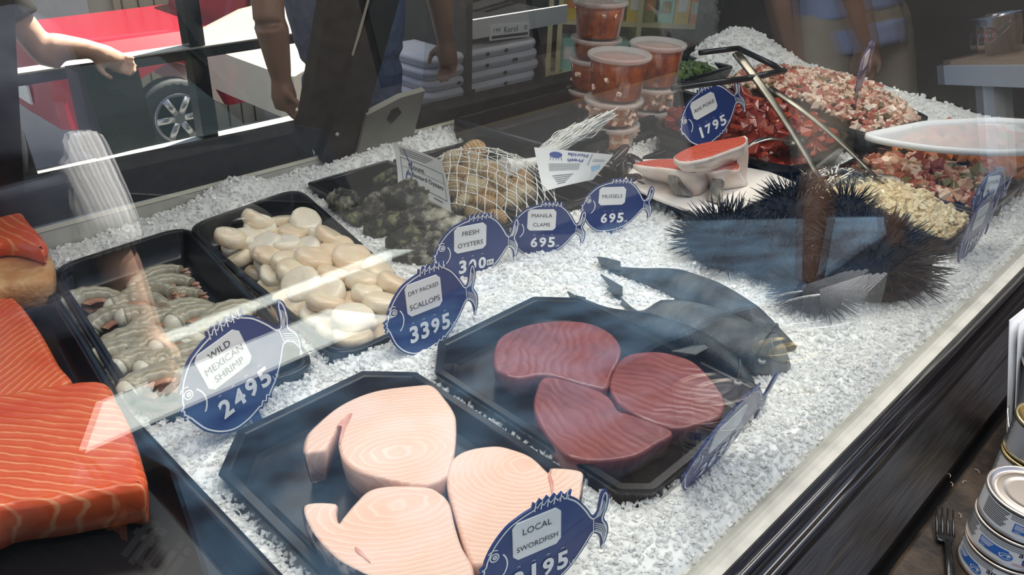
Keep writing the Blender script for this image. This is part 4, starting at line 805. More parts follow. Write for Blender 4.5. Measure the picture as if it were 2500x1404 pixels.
o = thing('pale_reflection_sheet', 'cloudy white sheet made for a pale reflection over the pans at the right', 'lid', (Q.mean(0)[0], Q.mean(0)[1], .108)); part(o, 'lip', *rings(L, False, False), M['white']); part(o, 'sheet', z3(inset(Q, .010), .114), [tuple(range(len(Q)))], M['cloudy'])
g = np.random.default_rng(4); n = 14; c0, c1 = at(2010, 420, .05), at(2125, 455, .05); V = []
for i in range(n):
    for j in range(n):
        u, v = i/(n-1), j/(n-1); p = c0*(1-u)+c1*u+np.array([-.03, .0, 0])*0+np.array([-.05, .045, 0])*(v-.5)*-1.6; V.append(p+g.normal(0, .006, 3)+np.array([0, 0, .018*math.sin(u*3.1)*math.sin(v*3.1)]))
F = [(i*n+j, i*n+j+1, (i+1)*n+j+1, (i+1)*n+j) for i in range(n-1) for j in range(n-1)]
o = solo('plastic_wrap', 'crumpled clear plastic wrap at the end of the tuna salad pan', 'plastic wrap', V, F, glass_mat('cling_film', .12, (.75, .77, .77), gain=1), True)

# ------------------------------------------------------------------ the ledge in front: cans, fork, bucket of napkins
M['counter'] = mat('worn_dark_counter', (.018, .013, .010), .5, col2=(.075, .050, .034), scale=26, detail=9, bump=.5, bscale=70, spec=.25, contrast=(.42, .72))
ZC = -.086
P = roundpoly([(.70, -.075), (2.9, -.075), (2.9, .132), (.735, .132), (.70, .10)], .03, 5); V, F = slab(P, ZC-.05, ZC, .006, 0); solo('front_counter', 'worn dark brown counter ledge along the front of the case', 'counter', V, F, M['counter'])
M['canmetal'] = mat('can_metal', (.60, .53, .47), .33, 1); M['canlabel'] = mat('can_paper_label', (.82, .81, .82), .35); M['mscblue'] = mat('eco_label_blue', (.04, .16, .52), .4)
M['gold'] = mat('gold_can_metal', (.70, .55, .28), .25, 1); M['redink'] = mat('red_ink', (.55, .09, .10), .5)
def wrap(V, c, r, z, a0):                                # 2-D label artwork (x around, y up) onto a can
    return np.column_stack([c[0]+(r+.0004)*np.cos(a0+V[:, 0]/r), c[1]+(r+.0004)*np.sin(a0+V[:, 0]/r), z+V[:, 1]])
def gridrect(x0, y0, x1, y1, n=10):
    xs = np.linspace(x0, x1, n); V = [(x, y0) for x in xs]+[(x, y1) for x in xs]; return np.array(V), [(i, i+1, n+i+1, n+i) for i in range(n-1)]
def tuna_can(cx, cy, z, a, label):
    r, h = .0425, .0355; o = thing('tuna_can', label, 'can', (cx, cy, z), 'stacked tuna cans')
    prof = [(r-.003, 0), (r, .001), (r+.0012, .002), (r+.0012, .0035), (r-.0005, .0045), (r-.0005, h-.0045), (r+.0012, h-.0035), (r+.0012, h-.001), (r, h), (r-.0025, h-.0006), (r-.0035, h-.003), (r-.008, h-.0035), (r-.0095, h-.0022), (r-.012, h-.0035), (r-.014, h-.0022), (r-.0165, h-.0035), (r*.5, h-.0032)]
    part(o, 'metal_can', *lathe(prof, (cx, cy, z), 64), M['canmetal'])
    lb = part(o, 'paper_label', *lathe([(r+.0001, .005), (r+.0001, h-.005)], (cx, cy, z), 64, False, False), M['canlabel'], label='white printed label')
    b = MB(); b.add(*gridrect(-.014, .0105, .016, .0215)); b.add(arc((.014, .0145), .0072, 0, 360, 20, .75), [tuple(range(20))])
    V, F = b.get(); part(lb, 'blue_emblem', wrap(V, (cx, cy), r, z, a), F, M['mscblue'], False)
    b = MB(); b.add(*strip2d(arc((.0145, .0145), .0055, 20, 330, 18, .6), .0006)); b.add(*strip2d(spline([(.008, .016), (.010, .012), (.013, .0155), (.019, .015)], 4, False), .0008))
    for k in range(4): b.add(*gridrect(-.013, .0195-.0016*k, .001-.001*k, .0203-.0016*k, 6))
    b.add(*text('MSC', .007, .0022, (-.009, .0122)))
    V, F = b.get(); W = wrap(V, (cx, cy), r+.0003, z, a); part(lb, 'white_mark', W, F, M['signw'], False)
    b = MB()
    for k in range(9): b.add(*gridrect(-.050, .0275-.0023*k, -.021-.0015*(k % 3), .0285-.0023*k, 8))
    for k in range(3): b.add(*gridrect(-.019, .0285-.0021*k, .030, .0291-.0021*k, 10))
    V, F = text('american', .036, .0085, (.043, .0225)); b.add(V, F); b.add(V+np.array([.0004, 0]), F)
    V, F = b.get(); part(lb, 'printed_text', wrap(V, (cx, cy), r+.0001, z, a), F, M['ink'], False)
    b = MB(); V, F = text('tuna', .026, .0085, (.042, .0138)); b.add(V, F); b.add(V+np.array([.0005, 0]), F); V, F = b.get(); part(lb, 'navy_word', wrap(V, (cx, cy), r+.0001, z, a), F, M['blueink'], False)
    b = MB(); b.add(*gridrect(.022, .0088, .072, .0093)); b.add(*gridrect(.022, .0070, .072, .0075)); V, F = b.get(); part(lb, 'red_lines', wrap(V, (cx, cy), r+.0001, z, a), F, M['redink'], False)
    return o
p = at(2339, 1338, ZC); cxy = (p[0]+.0425*.10, p[1]-.0425*.995)
va = math.atan2(-cxy[1], -cxy[0])                        # towards the camera side
for k, (da, lb) in enumerate(((-.80, 'bottom can of the stack of three tuna cans at the right edge'), (-.30, 'middle can of the stack of three tuna cans at the right edge'), (.25, 'top can of the stack of three tuna cans, ringed metal lid up'))):
    tuna_can(cxy[0]+.001*k, cxy[1]+.001*(k % 2), ZC+.0358*k, va+da, lb)
p = at(2452, 1090, ZC+.045); c3 = (p[0]+.033*.1, p[1]-.033)
for k, lb in enumerate(('lower gold-rimmed can behind the tuna stack, with a patterned label', 'upper gold-rimmed can behind the tuna stack, with a silver label')):
    o = thing('food_can', lb, 'can', (c3[0], c3[1], ZC+.052*k), 'gold rimmed cans'); r, h = .036, .0515
    part(o, 'metal_can', *lathe([(r-.003, 0), (r, .001), (r+.0015, .002), (r+.0015, .0045), (r-.0004, .0055), (r-.0004, h-.006), (r+.0015, h-.005), (r+.0015, h-.001), (r, h), (r-.003, h-.0006), (r-.004, h-.004), (r-.009, h-.0045), (r*.5, h-.004)], (c3[0], c3[1], ZC+.052*k), 56), M['gold'])
    lb_ = part(o, 'paper_label', *lathe([(r+.0002, .006), (r+.0002, h-.0065)], (c3[0], c3[1], ZC+.052*k), 56, False, False), mat('silver_label_%d' % k, (.62, .62, .64), .25, .6) if k else M['canlabel'])
    b = MB()
    for i in range(12): b.add(*gridrect(-.028, .010+.003*i, -.016+.001*(i % 3), .0112+.003*i, 5))
    V, F = b.get(); part(lb_, 'printed_text', wrap(V, c3, r+.0003, ZC+.052*k, math.atan2(-c3[1], -c3[0])-.7), F, M['ink'], False)
# fork
M['fork'] = mat('black_fork_plastic', (.012, .012, .013), .2, spec=.6)
fo = thing('plastic_fork', 'black plastic fork lying on the dark counter left of the tuna cans', 'fork', at(2312, 1320, ZC)); zf_ = ZC+.003
P = pxs([(2300, 1320), (2290, 1316), (2284, 1300), (2332, 1308), (2330, 1318), (2322, 1324)], zf_+.004); V, F = slab(P, zf_, zf_+.004, .001); part(fo, 'head', V, F, M['fork'], False)
A, B = at(2312, 1318, zf_+.003), at(2328, 1460, zf_+.004); part(fo, 'handle', *tube([A, (A+B)/2, B], [.0035, .0045, .006], 8, .4), M['fork'])
for k in range(4):
    A, B = at(2288+13.5*k, 1306+2.2*k, zf_+.003), at(2287+13.5*k, 1236+3*k, zf_+.010); part(fo, 'tine', *tube([A, (A+B)/2+np.array([0, 0, -.001]), B], [.0017, .0015, .0007], 6), M['fork'])
M['crumb'] = mat('crumb', (.40, .34, .27), .8); g = np.random.default_rng(12)
for k, (x, y) in enumerate(((2316, 1160), (2355, 1178), (2342, 1258), (2322, 1182), (2385, 1150))):
    a = at(x, y, ZC+.002); t = g.uniform(0, 3.1); d = np.array([math.cos(t), math.sin(t), 0])*.004; solo('food_crumb', ['curled white crumb near the steel edge of the counter', 'tiny pale crumb nearest the top can on the counter', 'hook-shaped pale crumb right of the fork', 'tiny pale crumb below the curled white one on the counter', 'tiny reddish crumb on the counter by the can stack'][k], 'crumb', *tube(spline([a-d, a+np.array([d[1], -d[0], .001])*.5, a+d], 4, False), .0005, 5), M['crumb'], group='crumbs on the counter')
# bucket with napkins
M['tin'] = mat('galvanised_tin', (.62, .64, .66), .2, 1, col2=(.75, .76, .77), scale=12); M['wood'] = mat('turned_wood', (.55, .36, .22), .5, col2=(.68, .50, .34), scale=30, stretch=(1, 1, 6)); M['redlogo'] = mat('red_logo', (.62, .09, .075), .5, col2=(.72, .22, .18), scale=220, contrast=(.4, .6))
def bucket(c, r0, r1, h, label, logo_a, hang, group):
    o = thing('metal_bucket', label, 'bucket', c, group)
    pr = [(r0-.002, 0), (r0, .001), (r1, h-.004), (r1+.003, h-.002), (r1+.003, h+.001), (r1, h+.002), (r1-.0015, h-.002), (r0-.0015, .004)]
    part(o, 'pail', *lathe(pr, c, 48), M['tin'])
    ctr = .55; rr = r0+(r1-r0)*ctr+.0012; V = arc((0, 0), .027, 0, 360, 28); b = MB(); b.add(V, [tuple(range(28))]); V, F = b.get(); W = wrap(V, c[:2], rr, c[2]+h*ctr, logo_a); W[:, :2] += ((W[:, 2]-c[2]-h*ctr)*(r1-r0)/h)[:, None]*np.array([math.cos(logo_a), math.sin(logo_a)]); lg = part(o, 'round_logo', W, F, M['redlogo'], False, label='round red logo with white letters')
    b = MB(); b.add(*text('sea', .040, .017)); b.add(*strip2d(arc((0, 0), .026, 0, 360, 30), .0015)); V, F = b.get(); W = wrap(V, c[:2], rr+.0008, c[2]+h*ctr, logo_a); W[:, :2] += ((W[:, 2]-c[2]-h*ctr)*(r1-r0)/h)[:, None]*np.array([math.cos(logo_a), math.sin(logo_a)]); part(lg, 'logo_letters', W, F, M['signw'], False)
    ha = hang; e1, e2 = np.array(c)+np.array([(r1+.003)*math.cos(ha+1.57), (r1+.003)*math.sin(ha+1.57), h-.012]), np.array(c)+np.array([(r1+.003)*math.cos(ha-1.57), (r1+.003)*math.sin(ha-1.57), h-.012])
    out = np.array([math.cos(ha), math.sin(ha), 0]); pts = []
    for t in np.linspace(0, 1, 17):
        p = e1*(1-t)+e2*t; s = math.sin(t*math.pi)**.6; pts.append(p+out*(r1*.98+.012)*s+np.array([0, 0, -h*.66*s]))
    hd = part(o, 'wire_handle', *tube(pts, .0014, 6), M['tin']); k = 8; part(hd, 'wooden_grip', *tube([pts[6]*.6+pts[7]*.4, pts[7], pts[8], pts[9], pts[10]*.6+pts[9]*.4], [.0065, .0085, .0085, .0085, .0065], 14), M['wood'])
    return o
M['napkin'] = mat('napkin_white', (.93, .93, .94), .7); bc = (1.115, .058, ZC); 
bucket(bc, .058, .075, .125, 'small metal bucket with a wooden grip at the right edge, full of napkins', R(85), R(165), 'metal buckets')
for k in range(10):
    yy = .050-.0045*k; x0 = bc[0]+.004*k-.045; V, F = box(-.045, .045, -.0006, .0006, 0, .155); V = V.copy(); t = (V[:, 2]/.155); V[:, 1] += .045*(t**2)*(1-.05*k); V[:, 0] += .004*(k % 3)-.004
    ca, sa = math.cos(R(3*k-4)), math.sin(R(3*k-4)); X_ = V[:, 0]*ca-V[:, 1]*sa; Y_ = V[:, 0]*sa+V[:, 1]*ca; W = np.column_stack([bc[0]+X_*.9+.004*k, bc[1]+yy+Y_, ZC+.02+V[:, 2]-.0012*k])
    o = thing('paper_napkin', ('white paper napkin with a red logo standing foremost against the glass in the bucket' if k == 0 else 'white paper napkin standing in the bucket behind the logo one'), 'napkin', W.mean(0), 'napkins in the bucket'); part(o, 'sheet', W, F, M['napkin'], False)
    if k == 0:
        nz = [bc[0]+.002, bc[1]+yy+.0222, ZC+.02+.105]; V = arc((0, 0), .027, 0, 360, 28); Z3 = lambda V, e: np.column_stack([nz[0]-V[:, 0], nz[1]+e+V[:, 1]*.393+V[:, 1]**2*1.87+V[:, 0]*.07, nz[2]+V[:, 1]]); part(o, 'round_logo', Z3(V, .0012), [tuple(range(28))], M['redlogo'], False); V, F = text('sea', .038, .016); part(o, 'logo_letters', Z3(V, .0018), F, M['signw'], False)
        V, F = text('please', .036, .009, (0, -.038)); part(o, 'printed_word', Z3(V, .0014), F, M['ink'], False)

# ------------------------------------------------------------------ the shop and the street
FZ = -.52
def struct(name, V, F, m, smooth=False): return solo(name, None, None, V, F, m, smooth, kind='structure')
M['shopfloor'] = mat('shop_floor', (.016, .016, .016), .6, col2=(.026, .026, .024), scale=6, spec=.2)
M['darkwall'] = mat('dark_brown_wall', (.045, .038, .033), .6, col2=(.065, .055, .048), scale=5)
M['ceil'] = mat('awning_underside', (.06, .058, .056), .8)
M['slate'] = mat('skylit_blue_paving', (.006, .014, .030), .5, col2=(.050, .105, .175), scale=5.5, detail=9, contrast=(.36, .68))  # blue of sky-lit shade is put into the paving colour
M['asphalt'] = mat('asphalt', (.014, .014, .015), .8, col2=(.024, .024, .024), scale=20); M['sunband'] = mat('sunlit_band_white', (.80, .86, .84), .5, col2=(.50, .66, .66), scale=14, detail=8, contrast=(.5, .75))  # white of the bands imitates sunlight lying on the ground
M['road'] = mat('sunny_concrete', (.15, .145, .135), .8, col2=(.19, .18, .17), scale=4)
struct('floor', *box(-3, 6.5, -.55, 2.98, FZ-.06, FZ), M['shopfloor'])
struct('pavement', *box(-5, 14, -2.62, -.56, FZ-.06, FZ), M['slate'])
struct('sun_band_near', *box(-5, 2.08, -3.22, -2.63, FZ-.16, FZ+.0), M['sunband'])  # made-up strip shaped like a sunlit band of ground
struct('street_front', *box(-9, 20, -14, -3.23, FZ-.2, FZ-.12), M['asphalt'])
struct('trim_3', *box(2.081, 14, -3.22, -2.63, FZ-.16, FZ-.06), M['asphalt'])
zs = lambda y: -1.75-.31*(y-5.6)
struct('sun_band_far', *box(1.55, 3.5, -4.66, -4.36, FZ-.12, FZ-.112), M['sunband'])  # second made-up sunlit band, out on the asphalt
struct('street_back', [(-8, 2.99, zs(2.99)), (24, 2.99, zs(2.99)), (24, 20, zs(20)), (-8, 20, zs(20)), (-8, 2.99, zs(2.99)-.1), (24, 2.99, zs(2.99)-.1), (24, 20, zs(20)-.1), (-8, 20, zs(20)-.1)], [(0, 1, 2, 3), (7, 6, 5, 4), (0, 4, 5, 1), (1, 5, 6, 2), (2, 6, 7, 3), (3, 7, 4, 0)], M['road'])
struct('ceiling', *box(-3.2, 7, -.38, 2.45, 1.75, 1.82), M['ceil'])
struct('wall_right', *box(4.75, 4.85, -.30, 3.3, FZ, 1.75), M['darkwall'])
struct('wall_end_added', *box(5.25, 5.35, -3.0, -.32, FZ, 1.75), M['darkwall'])  # unseen wall, added so the glass reflects a dark background
struct('wall_left', *box(-3.1, -3.0, .2, 3.3, FZ, 1.75), M['darkwall'])
struct('wall_back', *box(2.35, 4.75, 2.98, 3.06, FZ-.5, 1.75), M['darkwall'])
# far building
M['carglass0'] = mat('dark_window', (.03, .035, .04), .1)
M['facade'] = mat('pale_grey_facade', (.42, .42, .42), .8, col2=(.46, .46, .45), scale=2); M['beige'] = mat('beige_facade', (.36, .34, .28), .8); M['shutter'] = mat('tan_shutter', (.30, .26, .18), .6)
fb = thing('far_building', 'pale building across the street behind the red pickup', 'building', (6, 14, zs(14))); part(fb, 'wall', *box(-3, 13, 14, 14.4, zs(14)-.2, 3.5), M['beige'], False); part(fb, 'panel', *box(2.2, 4.9, 13.9, 14, zs(14), 2.4), M['facade'], False)
for k in range(2):
    d = part(fb, 'garage_door', *box(5.3+3*k, 7.7+3*k, 13.93, 14, zs(14), 1.2), M['shutter'], False)
    for i in range(9): part(d, 'slat_gap', *box(5.42+3*k+.26*i, 5.44+3*k+.26*i, 13.92, 13.94, zs(14), 1.2), M['black'], False)
M['brick'] = mat('dark_brick', (.07, .055, .045), .85, col2=(.10, .08, .07), scale=3)
ob = thing('opposite_building', 'dark building on the customer side of the street, facing the shop', 'building', (5, -16, FZ-.12)); part(ob, 'wall', *box(-14, 34, -16.4, -16, FZ-.2, 6.5), M['brick'], False)
for k in range(6): part(ob, 'window', *box(-10+5.5*k, -7.6+5.5*k, -16.0, -15.95, 1.0, 3.2), M['carglass0'], False)
# terrace railing
rl = thing('terrace_railing', 'black metal railing with a pale top seen through the rear door', 'railing', (1.6, 2.94, FZ))
zr = aty(450, 125, 2.94)[2]; part(rl, 'top_rail', *box(-.5, 2.3, 2.91, 2.97, zr-.025, zr+.010), M['black'], False); part(rl, 'cap', *box(-.5, 2.3, 2.905, 2.975, zr+.0105, zr+.016), M['trim'], False); part(rl, 'bottom_rail', *box(-.5, 2.3, 2.91, 2.97, FZ+.0005, FZ+.06), M['ledge'], False)
for xx in (.05, 1.375, 2.3): part(rl, 'post', *box(xx-.03, xx+.03, 2.91, 2.97, FZ+.0005, 1.75), M['black'], False)
M['rubber'] = mat('tyre_rubber', (.02, .02, .02), .7); M['alloy'] = mat('alloy_wheel', (.60, .60, .62), .3, .8); M['carglass'] = mat('car_glass', (.10, .14, .15), .05, spec=.9)
def car(name, label, x0, y0, z0, body, paint, windows, wheels, W=1.75, wr=.34, flip=1, rim='alloy'):
    o = thing(name, label, 'car', (x0, y0, z0)); bm = mat('paint_'+name, paint, .28, coat=.6)
    P = np.array(body, float); n = len(P); L = []
    for t, ins in ((0, .10), (.05, .02), (.5, 0), (.95, .02), (1, .10)):
        c = P.mean(0); Q = c+(P-c)*(1-ins*.25); sh = np.where(P[:, 1] > .95, .12, 0); yy = y0+W*(t*(1-2*sh)+sh); L.append(np.column_stack([x0+flip*Q[:, 0], yy, z0+Q[:, 1]]))
    part(o, 'body', *rings(L), bm, False)
    for w in windows:
        Q = np.array(w); sh = .075+.05*(Q[:, 1]-.85)
        for yy, e in ((y0+W*sh-.012, 1), (y0+W*(1-sh)+.012, -1)):
            V = np.concatenate([np.column_stack([x0+flip*Q[:, 0], yy, z0+Q[:, 1]]), np.column_stack([x0+flip*Q[:, 0], yy+.02*e, z0+Q[:, 1]])]); k = len(Q); part(o, 'window', V, [tuple(range(k)), tuple(range(2*k-1, k-1, -1))]+[((i+1) % k, i, k+i, k+(i+1) % k) for i in range(k)], M['carglass'], False)
    for wx in wheels:
        for yy, e in ((y0+.02, -1), (y0+W-.02, 1)):
            V, F = lathe([(wr*.6, -.10), (wr*.95, -.11), (wr, -.06), (wr, .06), (wr*.95, .11), (wr*.6, .10)], (0, 0, 0), 28); q_ = lambda V: np.column_stack([x0+flip*wx+V[:, 0], yy+V[:, 2], z0+wr+V[:, 1]])
            wo = part(o, 'wheel', q_(V), F, M['rubber']); b = MB(); b.add(*lathe([(wr*.64, .0), (wr*.66, .012), (wr*.60, .012), (wr*.58, 0)], (0, 0, e*.112), 28)); b.add(*lathe([(.06, -.01), (.06, .012)], (0, 0, e*.11), 14))
            for k in range(6):
                a = k*math.pi/3; b.add(*tube([(.05*math.cos(a), .05*math.sin(a), e*.11), (wr*.6*math.cos(a), wr*.6*math.sin(a), e*.112)], .036, 8, .35, (0, 0, 1)))
            V, F = b.get(); part(wo, 'rim', q_(V), F, M[rim])
    return o
p = aty(430, 285, 7.7); tx0 = p[0]-1.02; tz = zs(7.7)
tk = car('red_pickup', 'red pickup truck with alloy wheels parked across the street, seen through the left rear door', tx0, 7.72, p[2]-.37, [(0, .42), (.45, .36), (.62, .74), (1.02, .90), (1.42, .74), (1.58, .36), (3.55, .36), (3.7, .74), (4.05, .88), (4.4, .74), (4.55, .38), (5.0, .42), (5.05, .85), (4.9, 1.02), (3.75, 1.14), (3.05, 1.72), (2.0, 1.76), (1.78, 1.12), (.03, 1.10)], (.42, .016, .038), [[(2.02, 1.16), (2.12, 1.64), (2.6, 1.65), (2.6, 1.16)], [(2.68, 1.16), (2.68, 1.65), (2.98, 1.62), (3.5, 1.16)]], (1.02, 4.05), wr=.37)
part(tk, 'plate', *box(tx0-.02, tx0, 8.4, 8.75, p[2]+.15, p[2]+.32), M['paper'], False); part(tk, 'tail_lamp', *box(tx0-.015, tx0+.12, 7.70, 7.85, p[2]+.33, p[2]+.62), mat('tail_lamp_red', (.4, .02, .02), .2), False)
p = aty(700, 262, 5.5)
car('cream_sedan', 'pale cream sedan blown bright by the sun, parked beyond the railing', p[0], 5.52, zs(5.5)+.02, [(0, .30), (.42, .24), (.5, .5), (.8, .64), (1.1, .5), (1.2, .24), (3.15, .24), (3.25, .5), (3.55, .64), (3.85, .5), (3.95, .24), (4.4, .3), (4.45, .72), (4.2, .92), (3.4, 1.36), (2.4, 1.40), (1.62, .92), (.6, .80), (.05, .62)], (.62, .56, .47), [[(1.78, .92), (2.38, 1.32), (2.78, 1.33), (2.78, .92)], [(2.86, .92), (2.86, 1.33), (3.35, 1.30), (3.95, .92)]], (.8, 3.55), wr=.31)
car('added_van', 'added dark van on the customer side street, there to reflect dark', -1.5, -6.6, FZ-.12, [(0, .35), (.5, .3), (.6, .6), (.9, .72), (1.2, .6), (1.3, .3), (3.5, .3), (3.6, .6), (3.9, .72), (4.2, .6), (4.3, .3), (5.0, .38), (5.0, 1.0), (4.6, 1.15), (4.0, 1.9), (.1, 1.95)], (.015, .016, .018), [[(.3, 1.15), (.3, 1.75), (2.2, 1.75), (2.2, 1.15)], [(2.35, 1.15), (2.35, 1.75), (3.85, 1.72), (4.3, 1.15)]], (.9, 3.9), rim='black')  # added unseen body, keeps the reflection dark beyond the bright bands

# shelves at the back right
M['shelfwood'] = mat('pale_yellow_shelf', (.62, .55, .30), .5); M['shelfwhite'] = mat('white_shelf', (.66, .66, .66), .45)
fh = _n([CAMM[0, 2], CAMM[1, 2], 0]); rh = np.array([fh[1], -fh[0], 0])
def onplane(px, py, D): d = ray(px, py); t = D/(d@fh); return CAMP+d*t
D0 = 3.95; LA = onplane(1338, 60, D0); LB = onplane(1800, 60, D0); wdt = np.linalg.norm((LB-LA)[:2]); o0 = np.array([LA[0], LA[1], FZ])
def loc(u, v, z): return o0*[1, 1, 0]+rh*u+fh*v+np.array([0, 0, z])
def lbox(u0, u1, v0, v1, z0, z1):
    V, F = box(u0, u1, v0, v1, z0, z1); return np.array([loc(*v) for v in V]), [f[::-1] for f in F]
zpx = lambda py: onplane(1560, py, D0)[2]
su = thing('product_shelf', 'pale yellow shelf unit of groceries behind the deli cups', 'shelf', o0)
ZB = [zpx(232), zpx(183), zpx(57), zpx(-60)]
for z in ZB: part(su, 'shelf_board', *lbox(0, wdt, 0, .28, z-.018, z), M['shelfwood'], False)
for u in (0, .045, wdt*.47, wdt-.02): part(su, 'upright', *lbox(u, u+.022, -.01, .012, FZ, 1.0), M['shelfwood'], False)
part(su, 'back_panel', *lbox(0, wdt, .28, .30, FZ, 1.0), M['darkwall'], False); g = np.random.default_rng(21)
gc = [('yellow', (.72, .52, .05)), ('aqua', (.35, .72, .62)), ('deep red', (.42, .05, .05)), ('olive', (.25, .24, .06)), ('grey', (.35, .34, .32)), ('orange', (.75, .26, .08)), ('blue', (.10, .22, .35)), ('white', (.75, .75, .72))]; gm = {n: mat('pack_'+n, c, .4) for n, c in gc}; names = [['yellow', 'aqua', 'white', 'orange', 'yellow', 'olive', 'aqua', 'yellow', 'orange', 'olive'], ['aqua', 'deep red', 'yellow', 'aqua', 'aqua', 'white', 'yellow', 'orange', 'yellow'], ['olive', 'deep red', 'grey', 'blue', 'grey', 'grey', 'deep red', 'deep red', 'olive']]
ordw = ['first', 'second', 'third', 'fourth', 'fifth', 'sixth', 'seventh', 'eighth', 'ninth', 'tenth']; tier = ['top', 'middle', 'bottom']
for r, row in enumerate(names):
    z = [ZB[2], ZB[1], ZB[0]][r]; hm = [.17, .17, .07][r]; u = .07
    for k, nm in enumerate(row):
        w = (wdt-.14)/len(row)*g.uniform(.75, .95); h = hm*g.uniform(.7, 1)
        V, F = lbox(u, u+w, .03, .03+.12, z+.0005, z+h); q_ = thing('grocery_pack', f'{nm} grocery packet, {ordw[k]} from the left on the {tier[r]} visible shelf', 'packet', V.mean(0)*[1, 1, 0]+[0, 0, z], 'grocery packets on the shelves'); part(q_, 'packet', V, F, gm[nm], False)
        V, F = lbox(u+w*.2, u+w*.8, .0285, .0297, z+h*.35, z+h*.75); part(q_, 'front_label', V, F, gm[names[r][(k+3) % len(row)]] if names[r][(k+3) % len(row)] != nm else M['paper'], False); u += (wdt-.14)/len(row)
# low white shelf with price strip and folded cloths, behind the second rear door
a = aty(1168, 96, 2.15); b_ = aty(1420, 82, 2.15); zt = (a[2]+aty(1168, 50, 2.15)[2])/2
ws = thing('back_shelf', 'dark low shelf with a white price strip behind the second rear door', 'shelf', (2.3, 2.3, FZ)); zl = aty(1200, 280, 2.15)[2]
part(ws, 'shelf_board', *box(a[0], 2.56, 2.15, 2.6, zl-.02, zl), M['black'], False); part(ws, 'shelf_board', *box(a[0], 2.56, 2.19, 2.6, a[2]+.01, a[2]+.03), M['black'], False); part(ws, 'price_strip', *box(a[0]+.0, 2.56, 2.176, 2.188, a[2]-.005, aty(1168, 52, 2.15)[2]), M['shelfwhite'], False)
part(ws, 'side_panel', *box(a[0]-.06, a[0]-.03, 2.15, 2.6, FZ, .35), M['darkwall'], False); part(ws, 'back_panel', *box(a[0]-.06, 2.56, 2.6, 2.63, FZ, .6), M['darkwall'], False)
pl = [aty(x, y, 2.172) for x, y in ((1196, 100), (1292, 88), (1292, 55), (1196, 62))]; lb = thing('price_label', 'white shelf label with a hand-lettered price on the strip', 'label', pl[0]); V = np.array(pl+[v+np.array([0, .003, 0]) for v in pl]); part(lb, 'card', V, [(0, 1, 2, 3), (7, 6, 5, 4), (0, 4, 5, 1), (1, 5, 6, 2), (2, 6, 7, 3), (3, 7, 4, 0)], M['paper'], False)
def onlab(V): return np.array([pl[0]+(pl[1]-pl[0])*u+(pl[3]-pl[0])*v+np.array([0, -.001, 0]) for u, v in V])
bb = MB()
for s, w, h, c in (('Kerol', .34, .40, (.52, .62)), ('199', .16, .26, (.17, .64)), ('o', .08, .30, (.90, .62))):
    V, F = text(s, w, h*3, (0, 0)); V = V.copy(); e = V.max(0)-V.min(0); V = V/e*np.array([w, h]); bb.add(V+np.array(c), F)
bb.add(np.array([(.04, .10), (.96, .10), (.96, .30), (.04, .30)]), [(0, 1, 2, 3)]); V, F = bb.get(); part(lb, 'lettering', onlab(V), F, M['ink'], False)
M['cloth'] = mat('white_spotted_cloth', (.62, .62, .68), .8, col2=(.70, .70, .75), scale=10, bump=.4, bscale=30)
nC = 6; c0 = aty(1095, 258, 2.05); c1 = aty(1375, 230, 2.05); zt2 = aty(1220, 135, 2.05)[2]; hh = (zt2-zl-.003)/nC
for k in range(nC):
    z = zl+.001+hh*k; P = roundpoly([(c0[0]+.01*(k % 2), 2.16), (c1[0]-.01*(k % 3), 2.16), (c1[0], 2.45), (c0[0], 2.45)], .06, 6)
    if k == 0: part(ws, 'shelf_foot', *box(c0[0], c0[0]+.02, 2.2, 2.5, FZ, zl-.02), M['black'], False)
    o = thing('folded_cloth', f'white folded cloth, {ordw[k]} from the bottom of its stack behind the rear door', 'cloth', (P.mean(0)[0], P.mean(0)[1], z), 'stack of folded cloths'); part(o, 'cloth', *slab(P, z, z+hh*.97, hh*.4, .004), M['cloth'])
    bb = MB(); g = np.random.default_rng(k)
    for i in range(3): x = g.uniform(c0[0]+.12, c1[0]-.15); bb.add(*ball((x, 2.1585, z+hh*.5), (.010, .003, .007), 10, 6))
    part(o, 'dark_spots', *bb.get(), M['ink'])

